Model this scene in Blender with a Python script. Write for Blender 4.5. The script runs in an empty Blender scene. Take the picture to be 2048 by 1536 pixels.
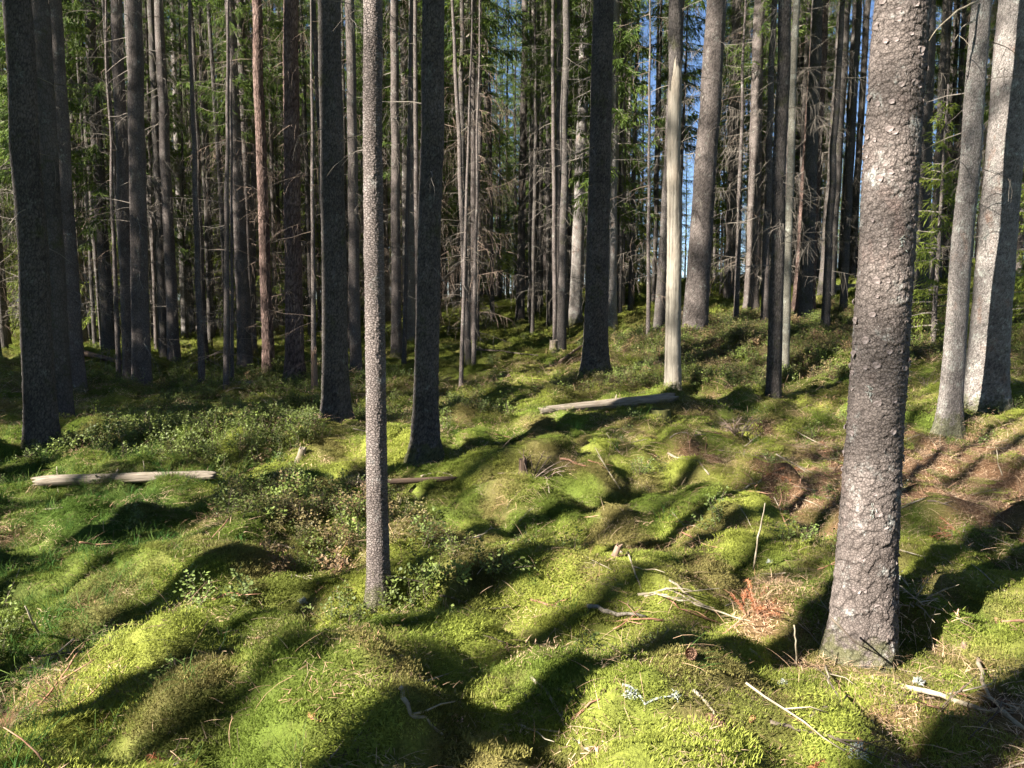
import bpy, math, random
import numpy as np
from mathutils import Vector, Matrix

S = bpy.context.scene
COL = S.collection
# ------------------------------------------------------------------ camera
CAM_Z, PITCH, F = 1.55, math.radians(6.0), 1535.0          # F in pixels of a 2048 wide picture
cam = bpy.data.cameras.new('camera'); cam.sensor_width = 36; cam.lens = 36*F/2048
cam.clip_start = 0.05; cam.clip_end = 2000
camo = bpy.data.objects.new('camera', cam); COL.objects.link(camo)
camo.location = (0, 0, CAM_Z); camo.rotation_euler = (math.pi/2-PITCH, 0, 0)
S.camera = camo
# ------------------------------------------------------------------ sky and sun
AZ = math.radians(36.0)                  # light travels to the right and away from the camera
SUN_EL = math.radians(32.0)
DX, DY = math.cos(AZ), math.sin(AZ)      # horizontal direction of travel
NX, NY = DY, -DX                         # across it
w = bpy.data.worlds.new('World'); S.world = w; w.use_nodes = True
nt = w.node_tree; nt.nodes.clear()
sky = nt.nodes.new('ShaderNodeTexSky'); sky.sky_type = 'NISHITA'; sky.sun_disc = False
sky.sun_elevation = SUN_EL; sky.sun_rotation = math.atan2(-DX, -DY); sky.air_density = 0.62; sky.dust_density = 0.0; sky.ozone_density = 2.5
bg = nt.nodes.new('ShaderNodeBackground'); bg.inputs['Strength'].default_value = 0.05
wo = nt.nodes.new('ShaderNodeOutputWorld')
nt.links.new(sky.outputs[0], bg.inputs[0]); nt.links.new(bg.outputs[0], wo.inputs[0])
sun = bpy.data.lights.new('sun', 'SUN'); sun.energy = 5.0; sun.angle = math.radians(0.53); sun.color = (1.0, 0.945, 0.84)
so = bpy.data.objects.new('sun', sun); COL.objects.link(so)
so.rotation_euler = Vector((DX*math.cos(SUN_EL), DY*math.cos(SUN_EL), -math.sin(SUN_EL))).to_track_quat('-Z', 'Y').to_euler()
so.location = (-10, -8, 20)
S.view_settings.view_transform = 'Standard'; S.view_settings.look = 'None'
S.view_settings.exposure = 2.1; S.view_settings.gamma = 1.0
S.cycles.adaptive_threshold = .02; S.cycles.max_bounces = 4; S.cycles.diffuse_bounces = 2; S.cycles.transmission_bounces = 2; S.cycles.glossy_bounces = 2

# ------------------------------------------------------------------ helpers
def R(seed): return np.random.RandomState(seed)
def _hash(ix, iy, seed):
    h = (ix.astype(np.int64)*374761393 + iy.astype(np.int64)*668265263 + seed*144269504) & 0xffffffff
    h = ((h ^ (h >> 13))*1274126177) & 0xffffffff
    h = ((h ^ (h >> 15))*2246822519) & 0xffffffff
    return (h ^ (h >> 16)) & 0xffffffff
def rnd(ix, iy, seed): return _hash(ix, iy, seed)/4294967296.0
def noise(x, y, seed=0):                                    # gradient noise, about -0.7..0.7
    x = np.asarray(x, float); y = np.asarray(y, float)
    ix = np.floor(x); iy = np.floor(y); fx = x-ix; fy = y-iy
    u = fx*fx*fx*(fx*(fx*6-15)+10); v = fy*fy*fy*(fy*(fy*6-15)+10)
    def g(i, j):
        a = rnd(ix+i, iy+j, seed)*2*math.pi
        return np.cos(a)*(fx-i) + np.sin(a)*(fy-j)
    a = g(0,0)*(1-u)+g(1,0)*u; b = g(0,1)*(1-u)+g(1,1)*u
    return a*(1-v)+b*v
def fbm(x, y, seed=0, o=3):
    s = 0; a = 1.0
    for k in range(o): s = s + a*noise(np.asarray(x)*2**k, np.asarray(y)*2**k, seed+k*7); a *= .5
    return s
def sstep(a, b, x):
    t = np.clip((x-a)/(b-a), 0, 1); return t*t*(3-2*t)
def worley(x, y, seed, per=None):                           # returns F1, F2, cell ids, offset to the centre
    ix = np.floor(x); iy = np.floor(y)
    f1 = np.full(x.shape, 9.0); f2 = np.full(x.shape, 9.0); cid = np.zeros(x.shape); oy = np.zeros(x.shape)
    for i in (-1, 0, 1):
        for j in (-1, 0, 1):
            cx = ix+i; cy = iy+j
            hx = np.mod(cx, per) if per else cx
            px = cx+.5+.8*(rnd(hx, cy, seed)-.5); py = cy+.5+.8*(rnd(hx, cy, seed+5)-.5)
            d = np.hypot(x-px, y-py); near = d < f1
            f2 = np.where(near, f1, np.minimum(f2, d)); f1 = np.where(near, d, f1)
            cid = np.where(near, rnd(hx, cy, seed+9), cid); oy = np.where(near, y-py, oy)
    return f1, f2, cid, oy
def ray(u, v):
    xc, yc = (u-1024)/F, (768-v)/F
    return np.array((xc, math.cos(PITCH)+yc*math.sin(PITCH), -math.sin(PITCH)+yc*math.cos(PITCH)))
def at(u, v, Y):                                            # the point at distance Y seen in that direction
    d = ray(u, v); return np.array((0, 0, CAM_Z)) + d*(Y/d[1])

def mesh(name, verts, faces, mat, parent=None, smooth=True):
    me = bpy.data.meshes.new(name)
    me.from_pydata([tuple(v) for v in verts] if not isinstance(verts, np.ndarray) else verts.tolist(), [], faces if not isinstance(faces, np.ndarray) else faces.tolist())
    if smooth: me.polygons.foreach_set('use_smooth', [True]*len(me.polygons))
    if mat is not None: me.materials.append(mat)
    return me
def fast_mesh(name, verts, faces, mat, smooth=True):        # numpy arrays, faces all of one size
    verts = np.asarray(verts, np.float32); faces = np.asarray(faces, np.int32)
    me = bpy.data.meshes.new(name); n = faces.shape[1]
    me.vertices.add(len(verts)); me.vertices.foreach_set('co', verts.ravel())
    me.loops.add(faces.size); me.loops.foreach_set('vertex_index', faces.ravel())
    me.polygons.add(len(faces)); me.polygons.foreach_set('loop_start', np.arange(0, faces.size, n, dtype=np.int32))
    me.polygons.foreach_set('use_smooth', np.full(len(faces), smooth))
    me.update(calc_edges=True); me.validate()
    if mat is not None: me.materials.append(mat)
    return me
def link(name, me, parent=None, loc=None):
    o = bpy.data.objects.new(name, me); COL.objects.link(o)
    if parent is not None: o.parent = parent
    if loc is not None: o.location = loc
    return o
def tag(o, label=None, cat=None, group=None, kind=None):
    if label: o['label'] = label
    if cat: o['category'] = cat
    if group: o['group'] = group
    if kind: o['kind'] = kind
    return o
def thing(name, loc, label, cat, group=None):
    o = bpy.data.objects.new(name, None); COL.objects.link(o); o.location = loc; o.empty_display_size = .2
    return tag(o, label, cat, group)
class MB:
    def __init__(s): s.v = []; s.f = []
    def tube(s, pts, rad, n=4, cap=True):
        pts = [np.asarray(p, float) for p in pts]; b = len(s.v); m = len(pts)
        ref = np.array((0.31, 0.17, 0.93)); t0 = pts[-1]-pts[0]
        if abs(np.dot(t0/ (np.linalg.norm(t0)+1e-9), ref)) > .9: ref = np.array((1., 0.1, 0))
        for i, p in enumerate(pts):
            t = pts[min(i+1, m-1)]-pts[max(i-1, 0)]; t = t/(np.linalg.norm(t)+1e-9)
            a = np.cross(t, ref); a /= np.linalg.norm(a)+1e-9; c = np.cross(t, a)
            for k in range(n):
                th = 2*math.pi*k/n
                s.v.append(p+rad[i]*(math.cos(th)*a+math.sin(th)*c))
        for i in range(m-1):
            for k in range(n):
                k2 = (k+1) % n
                s.f.append((b+i*n+k, b+i*n+k2, b+(i+1)*n+k2, b+(i+1)*n+k))
        if cap and n > 2:
            s.f.append(tuple(b+k for k in range(n))[::-1]); s.f.append(tuple(b+(m-1)*n+k for k in range(n)))
    def poly(s, pts):
        b = len(s.v); s.v += [np.asarray(p, float) for p in pts]; s.f.append(tuple(range(b, b+len(pts))))
    def build(s, name, mat, parent=None, smooth=True, loc=None):
        return link(name, mesh(name, s.v, s.f, mat, smooth=smooth), parent, loc)

# ------------------------------------------------------------------ materials
def nodes_of(name):
    m = bpy.data.materials.new(name); m.use_nodes = True; n = m.node_tree; n.nodes.clear()
    out = n.nodes.new('ShaderNodeOutputMaterial'); return m, n, out
def N(n, t, **kw):
    x = n.nodes.new(t)
    for k, v in kw.items():
        if k in x.inputs: x.inputs[k].default_value = v
        else: setattr(x, k, v)
    return x
def ramp(n, src, stops):
    r = n.nodes.new('ShaderNodeValToRGB'); e = r.color_ramp.elements
    while len(e) < len(stops): e.new(.5)
    for i, (p, c) in enumerate(stops): e[i].position = p; e[i].color = (*c, 1) if len(c) == 3 else c
    n.links.new(src, r.inputs[0]); return r.outputs[0]
def mixc(n, fac, a, b, mode='MIX'):
    m = n.nodes.new('ShaderNodeMix'); m.data_type = 'RGBA'; m.blend_type = mode
    for s, v in ((m.inputs[0], fac), (m.inputs[6], a), (m.inputs[7], b)):
        if isinstance(v, (int, float)): s.default_value = v
        elif isinstance(v, tuple): s.default_value = (*v, 1)
        else: n.links.new(v, s)
    return m.outputs[2]
def coords(n, scale, kind='Object'):
    tc = n.nodes.new('ShaderNodeTexCoord'); mp = n.nodes.new('ShaderNodeMapping')
    mp.inputs['Scale'].default_value = scale; n.links.new(tc.outputs[kind], mp.inputs[0]); return mp.outputs[0]
def tex(n, vec, scale, detail=4, rough=.6):
    t = N(n, 'ShaderNodeTexNoise', Scale=scale, Detail=detail, Roughness=rough); n.links.new(vec, t.inputs['Vector']); return t.outputs['Fac']
def bark(name, dark, light, lichen=(.36, .38, .33), lich=.5, plate=(38, 38, 20), bump=.6, moss=0.0, dist=.006, red=None):
    m, n, out = nodes_of(name)
    v = coords(n, (1, 1, 1)); pv = coords(n, plate)
    wob = N(n, 'ShaderNodeTexNoise', Scale=9.0, Detail=3.0); n.links.new(v, wob.inputs['Vector'])
    add = N(n, 'ShaderNodeVectorMath', operation='MULTIPLY_ADD'); n.links.new(wob.outputs['Color'], add.inputs[0])
    add.inputs[1].default_value = (1.6, 1.6, 1.6); n.links.new(pv, add.inputs[2])
    vo = N(n, 'ShaderNodeTexVoronoi', feature='DISTANCE_TO_EDGE', Scale=1.0); n.links.new(add.outputs[0], vo.inputs['Vector'])
    vc = N(n, 'ShaderNodeTexVoronoi', feature='F1', Scale=1.0); n.links.new(add.outputs[0], vc.inputs['Vector'])
    edge = ramp(n, vo.outputs['Distance'], [(0, (0, 0, 0)), (.16, (1, 1, 1))])
    big = tex(n, v, 2.6, 5); fine = tex(n, coords(n, (60, 60, 30)), 1.0, 5, .7)
    base = mixc(n, ramp(n, big, [(.32, (0, 0, 0)), (.68, (1, 1, 1))]), dark, light)
    sep = N(n, 'ShaderNodeSeparateColor'); n.links.new(vc.outputs['Color'], sep.inputs[0])
    base = mixc(n, ramp(n, sep.outputs[0], [(0, (.0, .0, .0)), (1, (.45, .45, .45))]), base, light)
    if red: base = mixc(n, ramp(n, tex(n, coords(n, (1, 1, .5)), 5.0, 4), [(.58, (0, 0, 0)), (.70, (.55, .55, .55))]), base, red)
    base = mixc(n, ramp(n, edge, [(0, (.55, .55, .55)), (1, (0, 0, 0))]), base, tuple(c*.35 for c in dark))
    ln = tex(n, v, 7.0, 8, .75); lf = ramp(n, ln, [(.66-.22*lich, (0, 0, 0)), (.78-.22*lich, (1, 1, 1))])
    l2 = ramp(n, fine, [(.42, (0, 0, 0)), (.62, (1, 1, 1))])
    lm = N(n, 'ShaderNodeMath', operation='MULTIPLY'); n.links.new(lf, lm.inputs[0]); n.links.new(l2, lm.inputs[1])
    base = mixc(n, lm.outputs[0], base, lichen)
    if moss:
        mn = ramp(n, tex(n, v, 4.0, 6, .7), [(.62-.2*moss, (0, 0, 0)), (.8-.2*moss, (.9, .9, .9))])
        base = mixc(n, mn, base, (.055, .06, .018))
    sx = N(n, 'ShaderNodeSeparateXYZ'); n.links.new(v, sx.inputs[0]); mh = N(n, 'ShaderNodeMath', operation='MULTIPLY_ADD'); n.links.new(tex(n, v, 11.0, 5, .7), mh.inputs[0]); mh.inputs[1].default_value = -.75; n.links.new(sx.outputs[2], mh.inputs[2]); mh2 = N(n, 'ShaderNodeMath', operation='ADD'); n.links.new(mh.outputs[0], mh2.inputs[0]); mh2.inputs[1].default_value = .31
    base = mixc(n, ramp(n, mh2.outputs[0], [(0, (.7, .7, .7)), (.10, (0, 0, 0))]), base, (.075, .078, .026))
    pa = N(n, 'ShaderNodeAttribute', attribute_name='plate'); base = mixc(n, 1.0, base, pa.outputs['Color'], 'MULTIPLY')
    h = N(n, 'ShaderNodeMath', operation='MULTIPLY_ADD'); n.links.new(fine, h.inputs[0]); h.inputs[1].default_value = .9; n.links.new(edge, h.inputs[2])
    bp = N(n, 'ShaderNodeBump', Strength=bump, Distance=dist); n.links.new(h.outputs[0], bp.inputs['Height'])
    p = N(n, 'ShaderNodeBsdfPrincipled', Roughness=.92); p.inputs['Specular IOR Level'].default_value = .15
    n.links.new(base, p.inputs['Base Color']); n.links.new(bp.outputs[0], p.inputs['Normal']); n.links.new(p.outputs[0], out.inputs[0])
    return m
def wood(name, a, b, c, scale=(90, 90, 5), bump=.6, moss=False):
    m, n, out = nodes_of(name)
    g = tex(n, coords(n, scale), 1.0, 6, .65); big = tex(n, coords(n, (4, 4, 1.2)), 1.0, 4)
    base = mixc(n, ramp(n, g, [(.3, (0, 0, 0)), (.6, (1, 1, 1))]), a, b)
    base = mixc(n, ramp(n, big, [(.5, (0, 0, 0)), (.72, (.75, .75, .75))]), base, c)
    st = tex(n, coords(n, (28, 28, .9)), 1.0, 5, .7); base = mixc(n, ramp(n, st, [(.36, (.75, .75, .75)), (.52, (0, 0, 0))]), base, tuple(q*.45 for q in a))
    if moss: base = mixc(n, ramp(n, tex(n, coords(n, (6, 6, 3)), 1.0, 5, .65), [(.52, (0, 0, 0)), (.66, (.85, .85, .85))]), base, (.085, .095, .025))
    bp = N(n, 'ShaderNodeBump', Strength=bump, Distance=.006); n.links.new(g, bp.inputs['Height'])
    p = N(n, 'ShaderNodeBsdfPrincipled', Roughness=.85); p.inputs['Specular IOR Level'].default_value = .2
    n.links.new(base, p.inputs['Base Color']); n.links.new(bp.outputs[0], p.inputs['Normal']); n.links.new(p.outputs[0], out.inputs[0]); return m
def plain(name, a, b, scale=20, rough=.9, kind='Object'):
    m, n, out = nodes_of(name)
    f = tex(n, coords(n, (1, 1, 1), kind), scale, 4)
    base = mixc(n, ramp(n, f, [(.35, (0, 0, 0)), (.65, (1, 1, 1))]), a, b)
    bp = N(n, 'ShaderNodeBump', Strength=.3, Distance=.003); n.links.new(f, bp.inputs['Height'])
    p = N(n, 'ShaderNodeBsdfPrincipled', Roughness=rough); p.inputs['Specular IOR Level'].default_value = .2
    n.links.new(base, p.inputs['Base Color']); n.links.new(bp.outputs[0], p.inputs['Normal']); n.links.new(p.outputs[0], out.inputs[0]); return m
def leafy(name, a, b, trans=.35, attr=False, var=.25, scale=3.0, gloss=.25):
    m, n, out = nodes_of(name)
    oi = N(n, 'ShaderNodeObjectInfo'); f = tex(n, coords(n, (1, 1, 1)), scale, 3)
    base = mixc(n, ramp(n, f, [(.35, (0, 0, 0)), (.65, (1, 1, 1))]), a, b)
    if attr:
        at_ = N(n, 'ShaderNodeAttribute', attribute_type='INSTANCER', attribute_name='col')
        base = mixc(n, 1.0, base, at_.outputs['Color'], 'MULTIPLY')
    hv = N(n, 'ShaderNodeHueSaturation'); n.links.new(base, hv.inputs['Color'])
    mr = N(n, 'ShaderNodeMapRange'); n.links.new(oi.outputs['Random'], mr.inputs[0]); mr.inputs[3].default_value = 1-var; mr.inputs[4].default_value = 1+var
    n.links.new(mr.outputs[0], hv.inputs['Value'])
    p = N(n, 'ShaderNodeBsdfPrincipled', Roughness=.6); p.inputs['Specular IOR Level'].default_value = gloss
    tr = N(n, 'ShaderNodeBsdfTranslucent'); mx = N(n, 'ShaderNodeMixShader'); mx.inputs[0].default_value = trans
    n.links.new(hv.outputs[0], p.inputs['Base Color']); n.links.new(hv.outputs[0], tr.inputs[0])
    n.links.new(p.outputs[0], mx.inputs[1]); n.links.new(tr.outputs[0], mx.inputs[2]); n.links.new(mx.outputs[0], out.inputs[0]); return m

M = dict(
    spruce=bark('spruce_bark', (.070, .057, .051), (.175, .146, .132), lich=.42),
    sprucedark=bark('old_spruce_bark', (.055, .049, .045), (.135, .115, .104), lichen=(.23, .25, .215), lich=.42, moss=.35),
    sprucehero=bark('scaly_spruce_bark', (.09, .072, .064), (.20, .166, .150), lichen=(.45, .46, .43), lich=.48, plate=(75, 75, 75), bump=.6, red=(.24, .16, .14)),
    spruceslim=bark('pimpled_spruce_bark', (.115, .092, .083), (.25, .208, .19), lichen=(.42, .41, .38), lich=.5, plate=(55, 55, 90), bump=1.0),
    sprucegrey=bark('grey_lichen_bark', (.15, .128, .117), (.33, .295, .27), lichen=(.44, .46, .41), lich=.65, plate=(42, 42, 48), bump=.8, red=(.27, .14, .09)),
    pine=bark('pine_bark', (.115, .070, .058), (.27, .188, .158), lich=.15, plate=(26, 26, 7), bump=1.0, dist=.012, red=(.27, .172, .138)),
    pale=bark('pale_slender_bark', (.11, .10, .08), (.23, .212, .172), lichen=(.32, .33, .285), lich=.7, plate=(60, 60, 30), bump=.4),
    deadwood=wood('bare_dead_wood', (.16, .138, .108), (.31, .275, .225), (.20, .15, .11), scale=(120, 120, 4), bump=1.0),
    log=wood('weathered_log_wood', (.12, .095, .07), (.28, .235, .185), (.17, .11, .07), scale=(110, 110, 7), bump=1.0, moss=True),
    darkwood=wood('dark_rotten_wood', (.05, .035, .025), (.15, .10, .07), (.04, .03, .02)),
    rotten=wood('rotten_red_wood', (.13, .082, .055), (.27, .185, .135), (.09, .06, .042), scale=(60, 60, 10)),
    twig=plain('dead_twig', (.10, .085, .07), (.25, .215, .18), 6),
    browntwig=plain('brown_dead_twig', (.13, .09, .068), (.29, .22, .172), 6),
    stick=plain('fallen_stick', (.20, .16, .11), (.42, .36, .27), 14),
    redstick=plain('reddish_stick', (.22, .10, .06), (.42, .24, .16), 14),
    darkstick=plain('dark_stick', (.06, .045, .035), (.15, .12, .09), 14),
    flake=plain('loose_bark_flake', (.14, .11, .10), (.30, .25, .235), 40),
    cone=plain('cone_scale', (.10, .055, .035), (.27, .16, .105), 60),
    orangecone=plain('fresh_cone_scale', (.30, .13, .06), (.46, .25, .13), 60),
    mossy=plain('mossy_wood', (.06, .065, .02), (.11, .10, .035), 25),
    lichen=plain('grey_lichen', (.26, .28, .25), (.50, .52, .47), 50),
    redneedle=leafy('red_dead_needles', (.30, .10, .045), (.42, .19, .09), .15),
    pinkleaf=plain('pale_pink_cap', (.50, .26, .20), (.62, .36, .28), 30),
    spruceleaf=leafy('spruce_needles', (.080, .140, .030), (.17, .225, .042), .5),
    youngleaf=leafy('young_spruce_needles', (.17, .24, .04), (.30, .34, .06), .5),
    pineleaf=leafy('upper_needles', (.045, .072, .024), (.08, .105, .03), .35),
    moss=leafy('moss_shoot', (.80, .80, .80), (1.2, 1.2, 1.2), .38, attr=True, var=.22, scale=25, gloss=.1),
    berry=leafy('bilberry_leaf', (.75, .75, .75), (1.25, 1.25, 1.25), .35, attr=True, var=.3, scale=18, gloss=.45),
    litter=leafy('needle_litter', (.75, .75, .75), (1.25, 1.25, 1.25), .05, attr=True, var=.3, scale=25, gloss=.2),
)

# ------------------------------------------------------------------ terrain
# (u, v, Y): where the ground is seen at distance Y
CTRL = [(1722, 1288, 3.5), (757, 1180, 4.15), (850, 912, 7.4), (672, 875, 8.8), (88, 905, 7.6), (262, 772, 13.5), (348, 730, 17), (537, 745, 15.5),
        (590, 762, 14.6), (712, 757, 14.6), (793, 715, 17), (820, 690, 19.5), (1190, 742, 11.6), (1345, 790, 10.2), (1388, 672, 15), (1547, 815, 10.2),
        (1570, 752, 12), (1608, 632, 18.5), (1655, 600, 20), (1685, 570, 25), (1897, 850, 8.8), (1975, 800, 9.8), (1040, 645, 24), (1120, 650, 23),
        (1000, 600, 29), (1218, 665, 18.5), (1320, 680, 15.5), (930, 670, 21), (415, 685, 23), (150, 785, 12), (2040, 650, 15), (20, 700, 20),
        (1024, 1500, 2.6), (200, 1500, 2.6), (1900, 1480, 2.75), (300, 1150, 4.4), (1300, 1150, 4.3), (2040, 1000, 6.2), (1200, 900, 7.5), (1500, 900, 7.6),
        (300, 975, 6.4), (1024, 770, 12.5)]
MOUND = [  # x, y, radius across, radius along, height
    (-2.30, 4.55, .62, .55, .36), (-1.75, 4.35, .45, .30, .12), (-1.45, 3.55, .7, .28, .10), (-0.75, 2.75, .75, .42, .09), (0.95, 2.95, .8, .45, .15),
    (-0.05, 4.35, .55, .35, .16), (0.55, 4.2, .33, .26, .13), (1.15, 4.55, .40, .30, .13), (1.35, 5.9, .55, .35, .18), (0.75, 7.1, .60, .40, .18),
    (0.25, 6.8, .35, .25, .12), (0.02, 6.15, .22, .18, .12), (1.55, 7.6, .5, .4, .16), (-1.5, 8.1, .8, .45, .14), (-2.75, 7.9, .7, .45, .18),
    (-1.55, 5.6, .9, .45, .16), (0.6, 8.6, .7, .4, .15), (2.15, 6.9, .6, .4, .12), (2.0, 9.6, .35, .3, .17), (-.75, 3.85, .6, .22, -.10), (0.1, 3.75, .6, .2, -.14),
    (-1.9, 3.0, .5, .35, -.10), (0.05, 6.45, .2, .2, -.16), (3.4, 5.2, .7, .5, .12), (2.2, 2.6, .6, .4, .08)]
def hum(x, y):
    x = np.asarray(x, float); y = np.asarray(y, float)
    wx = x+.25*noise(x*.9, y*.9, 71); wy = y+.25*noise(x*.9, y*.9, 72)
    n1 = noise(wx*.85, wy*1.25, 3); n2 = noise(wx*2.1+5, wy*2.7, 11)
    b = np.sqrt(n1*n1+.004)*.48 + np.sqrt(n2*n2+.002)*.30 + fbm(x*.22, y*.22, 33, 2)*.30
    b = b + noise(x*7, y*7, 51)*.018
    for (mx, my, rx, ry, h) in MOUND:
        b = b + h*np.exp(-(((x-mx)/rx)**2+((y-my)/ry)**2))
    d = np.hypot(x, y-5); return b*(1-.25*sstep(14, 60, d))*sstep(0.0, 1.2, np.hypot(x, y)+.1)
_cp = np.array([at(*c) for c in CTRL] + [(-70, 85, .6), (0, 90, 1.6), (70, 85, 5.5), (-18, 60, .7), (2, 60, 1.8), (28, 55, 4.2), (-10, 38, .5), (14, 36, 2.9), (-70, 0, -.6), (80, 0, 4),
                (-60, -70, -1.5), (0, -80, -.5), (60, -70, 2), (0, 0, 0.0), (-8, 2, -.1), (8, 3, .55), (-6, -5, -.2), (6, -6, .4), (-25, 20, -.1), (20, 18, 1.9), (-150, 150, 1), (150, 150, 8), (-150, -150, -3), (150, -150, 4)])
def _phi(r): return np.where(r > 1e-6, r*r*np.log(r+1e-9), 0)
def _solve():
    P = _cp[:, :2]; k = len(P); z = _cp[:, 2]-hum(P[:, 0], P[:, 1])
    A = np.zeros((k+3, k+3)); d = np.hypot(P[:, None, 0]-P[None, :, 0], P[:, None, 1]-P[None, :, 1])
    A[:k, :k] = _phi(d)+np.eye(k)*.6; A[:k, k] = 1; A[:k, k+1:] = P; A[k, :k] = 1; A[k+1:, :k] = P.T
    return np.linalg.solve(A, np.concatenate((z, (0, 0, 0))))
_W = _solve()
def height(x, y):
    x = np.asarray(x, float); y = np.asarray(y, float); z = hum(x, y); k = len(_cp)
    for i in range(k): z = z + _W[i]*_phi(np.hypot(x-_cp[i, 0], y-_cp[i, 1]))
    return z + _W[k] + _W[k+1]*x + _W[k+2]*y
def H(x, y): return float(height(np.array([x]), np.array([y]))[0])
def gp(u, v, lift=0.0):                                     # ground point seen in that direction
    d = ray(u, v); t = 1.2*np.exp(np.linspace(0, 4.2, 1400)); P = np.array((0, 0, CAM_Z))+d[None, :]*t[:, None]
    below = np.nonzero(P[:, 2] < height(P[:, 0], P[:, 1]))[0]
    p = P[below[0]] if len(below) else P[-1]
    return np.array((p[0], p[1], H(p[0], p[1])+lift))
def gnormal(x, y, e=.05):
    gx = (height(x+e, y)-height(x-e, y))/(2*e); gy = (height(x, y+e)-height(x, y-e))/(2*e)
    n = np.stack((-gx, -gy, np.ones_like(gx)), -1); return n/np.linalg.norm(n, axis=-1, keepdims=True)

def litter_amount(x, y):
    n = fbm(x*1.6, y*1.6, 201, 4); hole = hum(x, y)
    r = np.exp(-(((x-4.3)/2.0)**2+((y-6.6)/2.2)**2))*.95 + np.exp(-(((x-2.2)/.9)**2+((y-2.5)/.6)**2))*.80
    r = r + np.exp(-(((x-1.15)/.6)**2+((y-4.05)/.35)**2))*.35 + np.exp(-(((x+2.2)/.5)**2+((y-3.25)/.4)**2))*.45
    r = r + np.exp(-(((x-1.65)/.5)**2+((y-3.5)/.35)**2))*.3 + np.exp(-(((x-2.2)/.8)**2+((y-7.2)/.5)**2))*.32
    return np.clip(sstep(.30, .75, r+n*.55+.22-hole*.35), 0, 1)
C_BRIGHT = np.array((.310, .335, .066)); C_GREEN = np.array((.155, .205, .036)); C_OLIVE = np.array((.235, .190, .075)); C_DEEP = np.array((.080, .088, .022)); C_LIT = np.array((.24, .135, .075))
def moss_color(x, y):
    a = sstep(-.35, .35, fbm(x*.9, y*.9, 301, 3))[:, None]; b = sstep(-.05, .40, fbm(x*1.9+9, y*1.9, 311, 4))[:, None]*.85
    c = sstep(.10, .5, fbm(x*2.9, y*2.9, 321, 4))[:, None]
    col = C_GREEN*(1-a)+C_BRIGHT*a; col = col*(1-b)+C_OLIVE*b; col = col*(1-c*.7)+C_DEEP*c*.7
    left = (sstep(-1.6, -3.2, x)*(1-sstep(6.2, 8, y)))[:, None]                 # greener, grassy hollow
    col = col*(1-left*.6)+np.array((.055, .12, .022))*left*.6
    far = sstep(9, 16, y)[:, None]; col = col*(1-far*.35)+np.array((.10, .105, .022))*far*.35
    return col

def ground():
    def axis(n, c, a, lo, hi):
        t = np.linspace(math.asinh((lo-c)/a), math.asinh((hi-c)/a), n); return c+a*np.sinh(t)
    xs = axis(600, .1, 2.2, -170, 170); ys = axis(620, 4.2, 2.2, -150, 190)
    X, Y = np.meshgrid(xs, ys); x = X.ravel(); y = Y.ravel(); z = height(x, y)
    nx, ny = len(xs), len(ys); i = np.arange(nx*ny).reshape(ny, nx)
    f = np.stack((i[:-1, :-1], i[:-1, 1:], i[1:, 1:], i[1:, :-1]), -1).reshape(-1, 4)
    m, n, out = nodes_of('forest_floor')
    a = N(n, 'ShaderNodeAttribute', attribute_name='tone'); v = coords(n, (1, 1, 1))
    f1 = tex(n, v, 90, 5, .7); f2 = tex(n, v, 14, 4, .6)
    base = mixc(n, ramp(n, f1, [(.3, (.0, .0, .0)), (.7, (1, 1, 1))]), (.45, .45, .45), (1.15, 1.15, 1.15))
    base = mixc(n, 1.0, a.outputs['Color'], base, 'MULTIPLY')
    base = mixc(n, ramp(n, f2, [(.55, (0, 0, 0)), (.75, (.5, .5, .5))]), base, (.05, .04, .018))
    ad = N(n, 'ShaderNodeMath', operation='MULTIPLY_ADD'); n.links.new(f2, ad.inputs[0]); ad.inputs[1].default_value = 2.0; n.links.new(f1, ad.inputs[2])
    bp = N(n, 'ShaderNodeBump', Strength=.8, Distance=.012); n.links.new(ad.outputs[0], bp.inputs['Height'])
    p = N(n, 'ShaderNodeBsdfPrincipled', Roughness=.95); p.inputs['Specular IOR Level'].default_value = .1
    n.links.new(base, p.inputs['Base Color']); n.links.new(bp.outputs[0], p.inputs['Normal']); n.links.new(p.outputs[0], out.inputs[0])
    me = fast_mesh('ground', np.stack((x, y, z), -1), f, m)
    L = litter_amount(x, y)[:, None]; c = moss_color(x, y)*.75*(1-L)+C_LIT*.7*L
    ca = me.color_attributes.new('tone', 'FLOAT_COLOR', 'POINT')
    ca.data.foreach_set('color', np.concatenate((c, np.ones((len(c), 1))), 1).astype(np.float32).ravel())
    return tag(link('ground', me), 'mossy hummocked forest floor with needle litter', 'ground', kind='structure')
ground()

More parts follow.
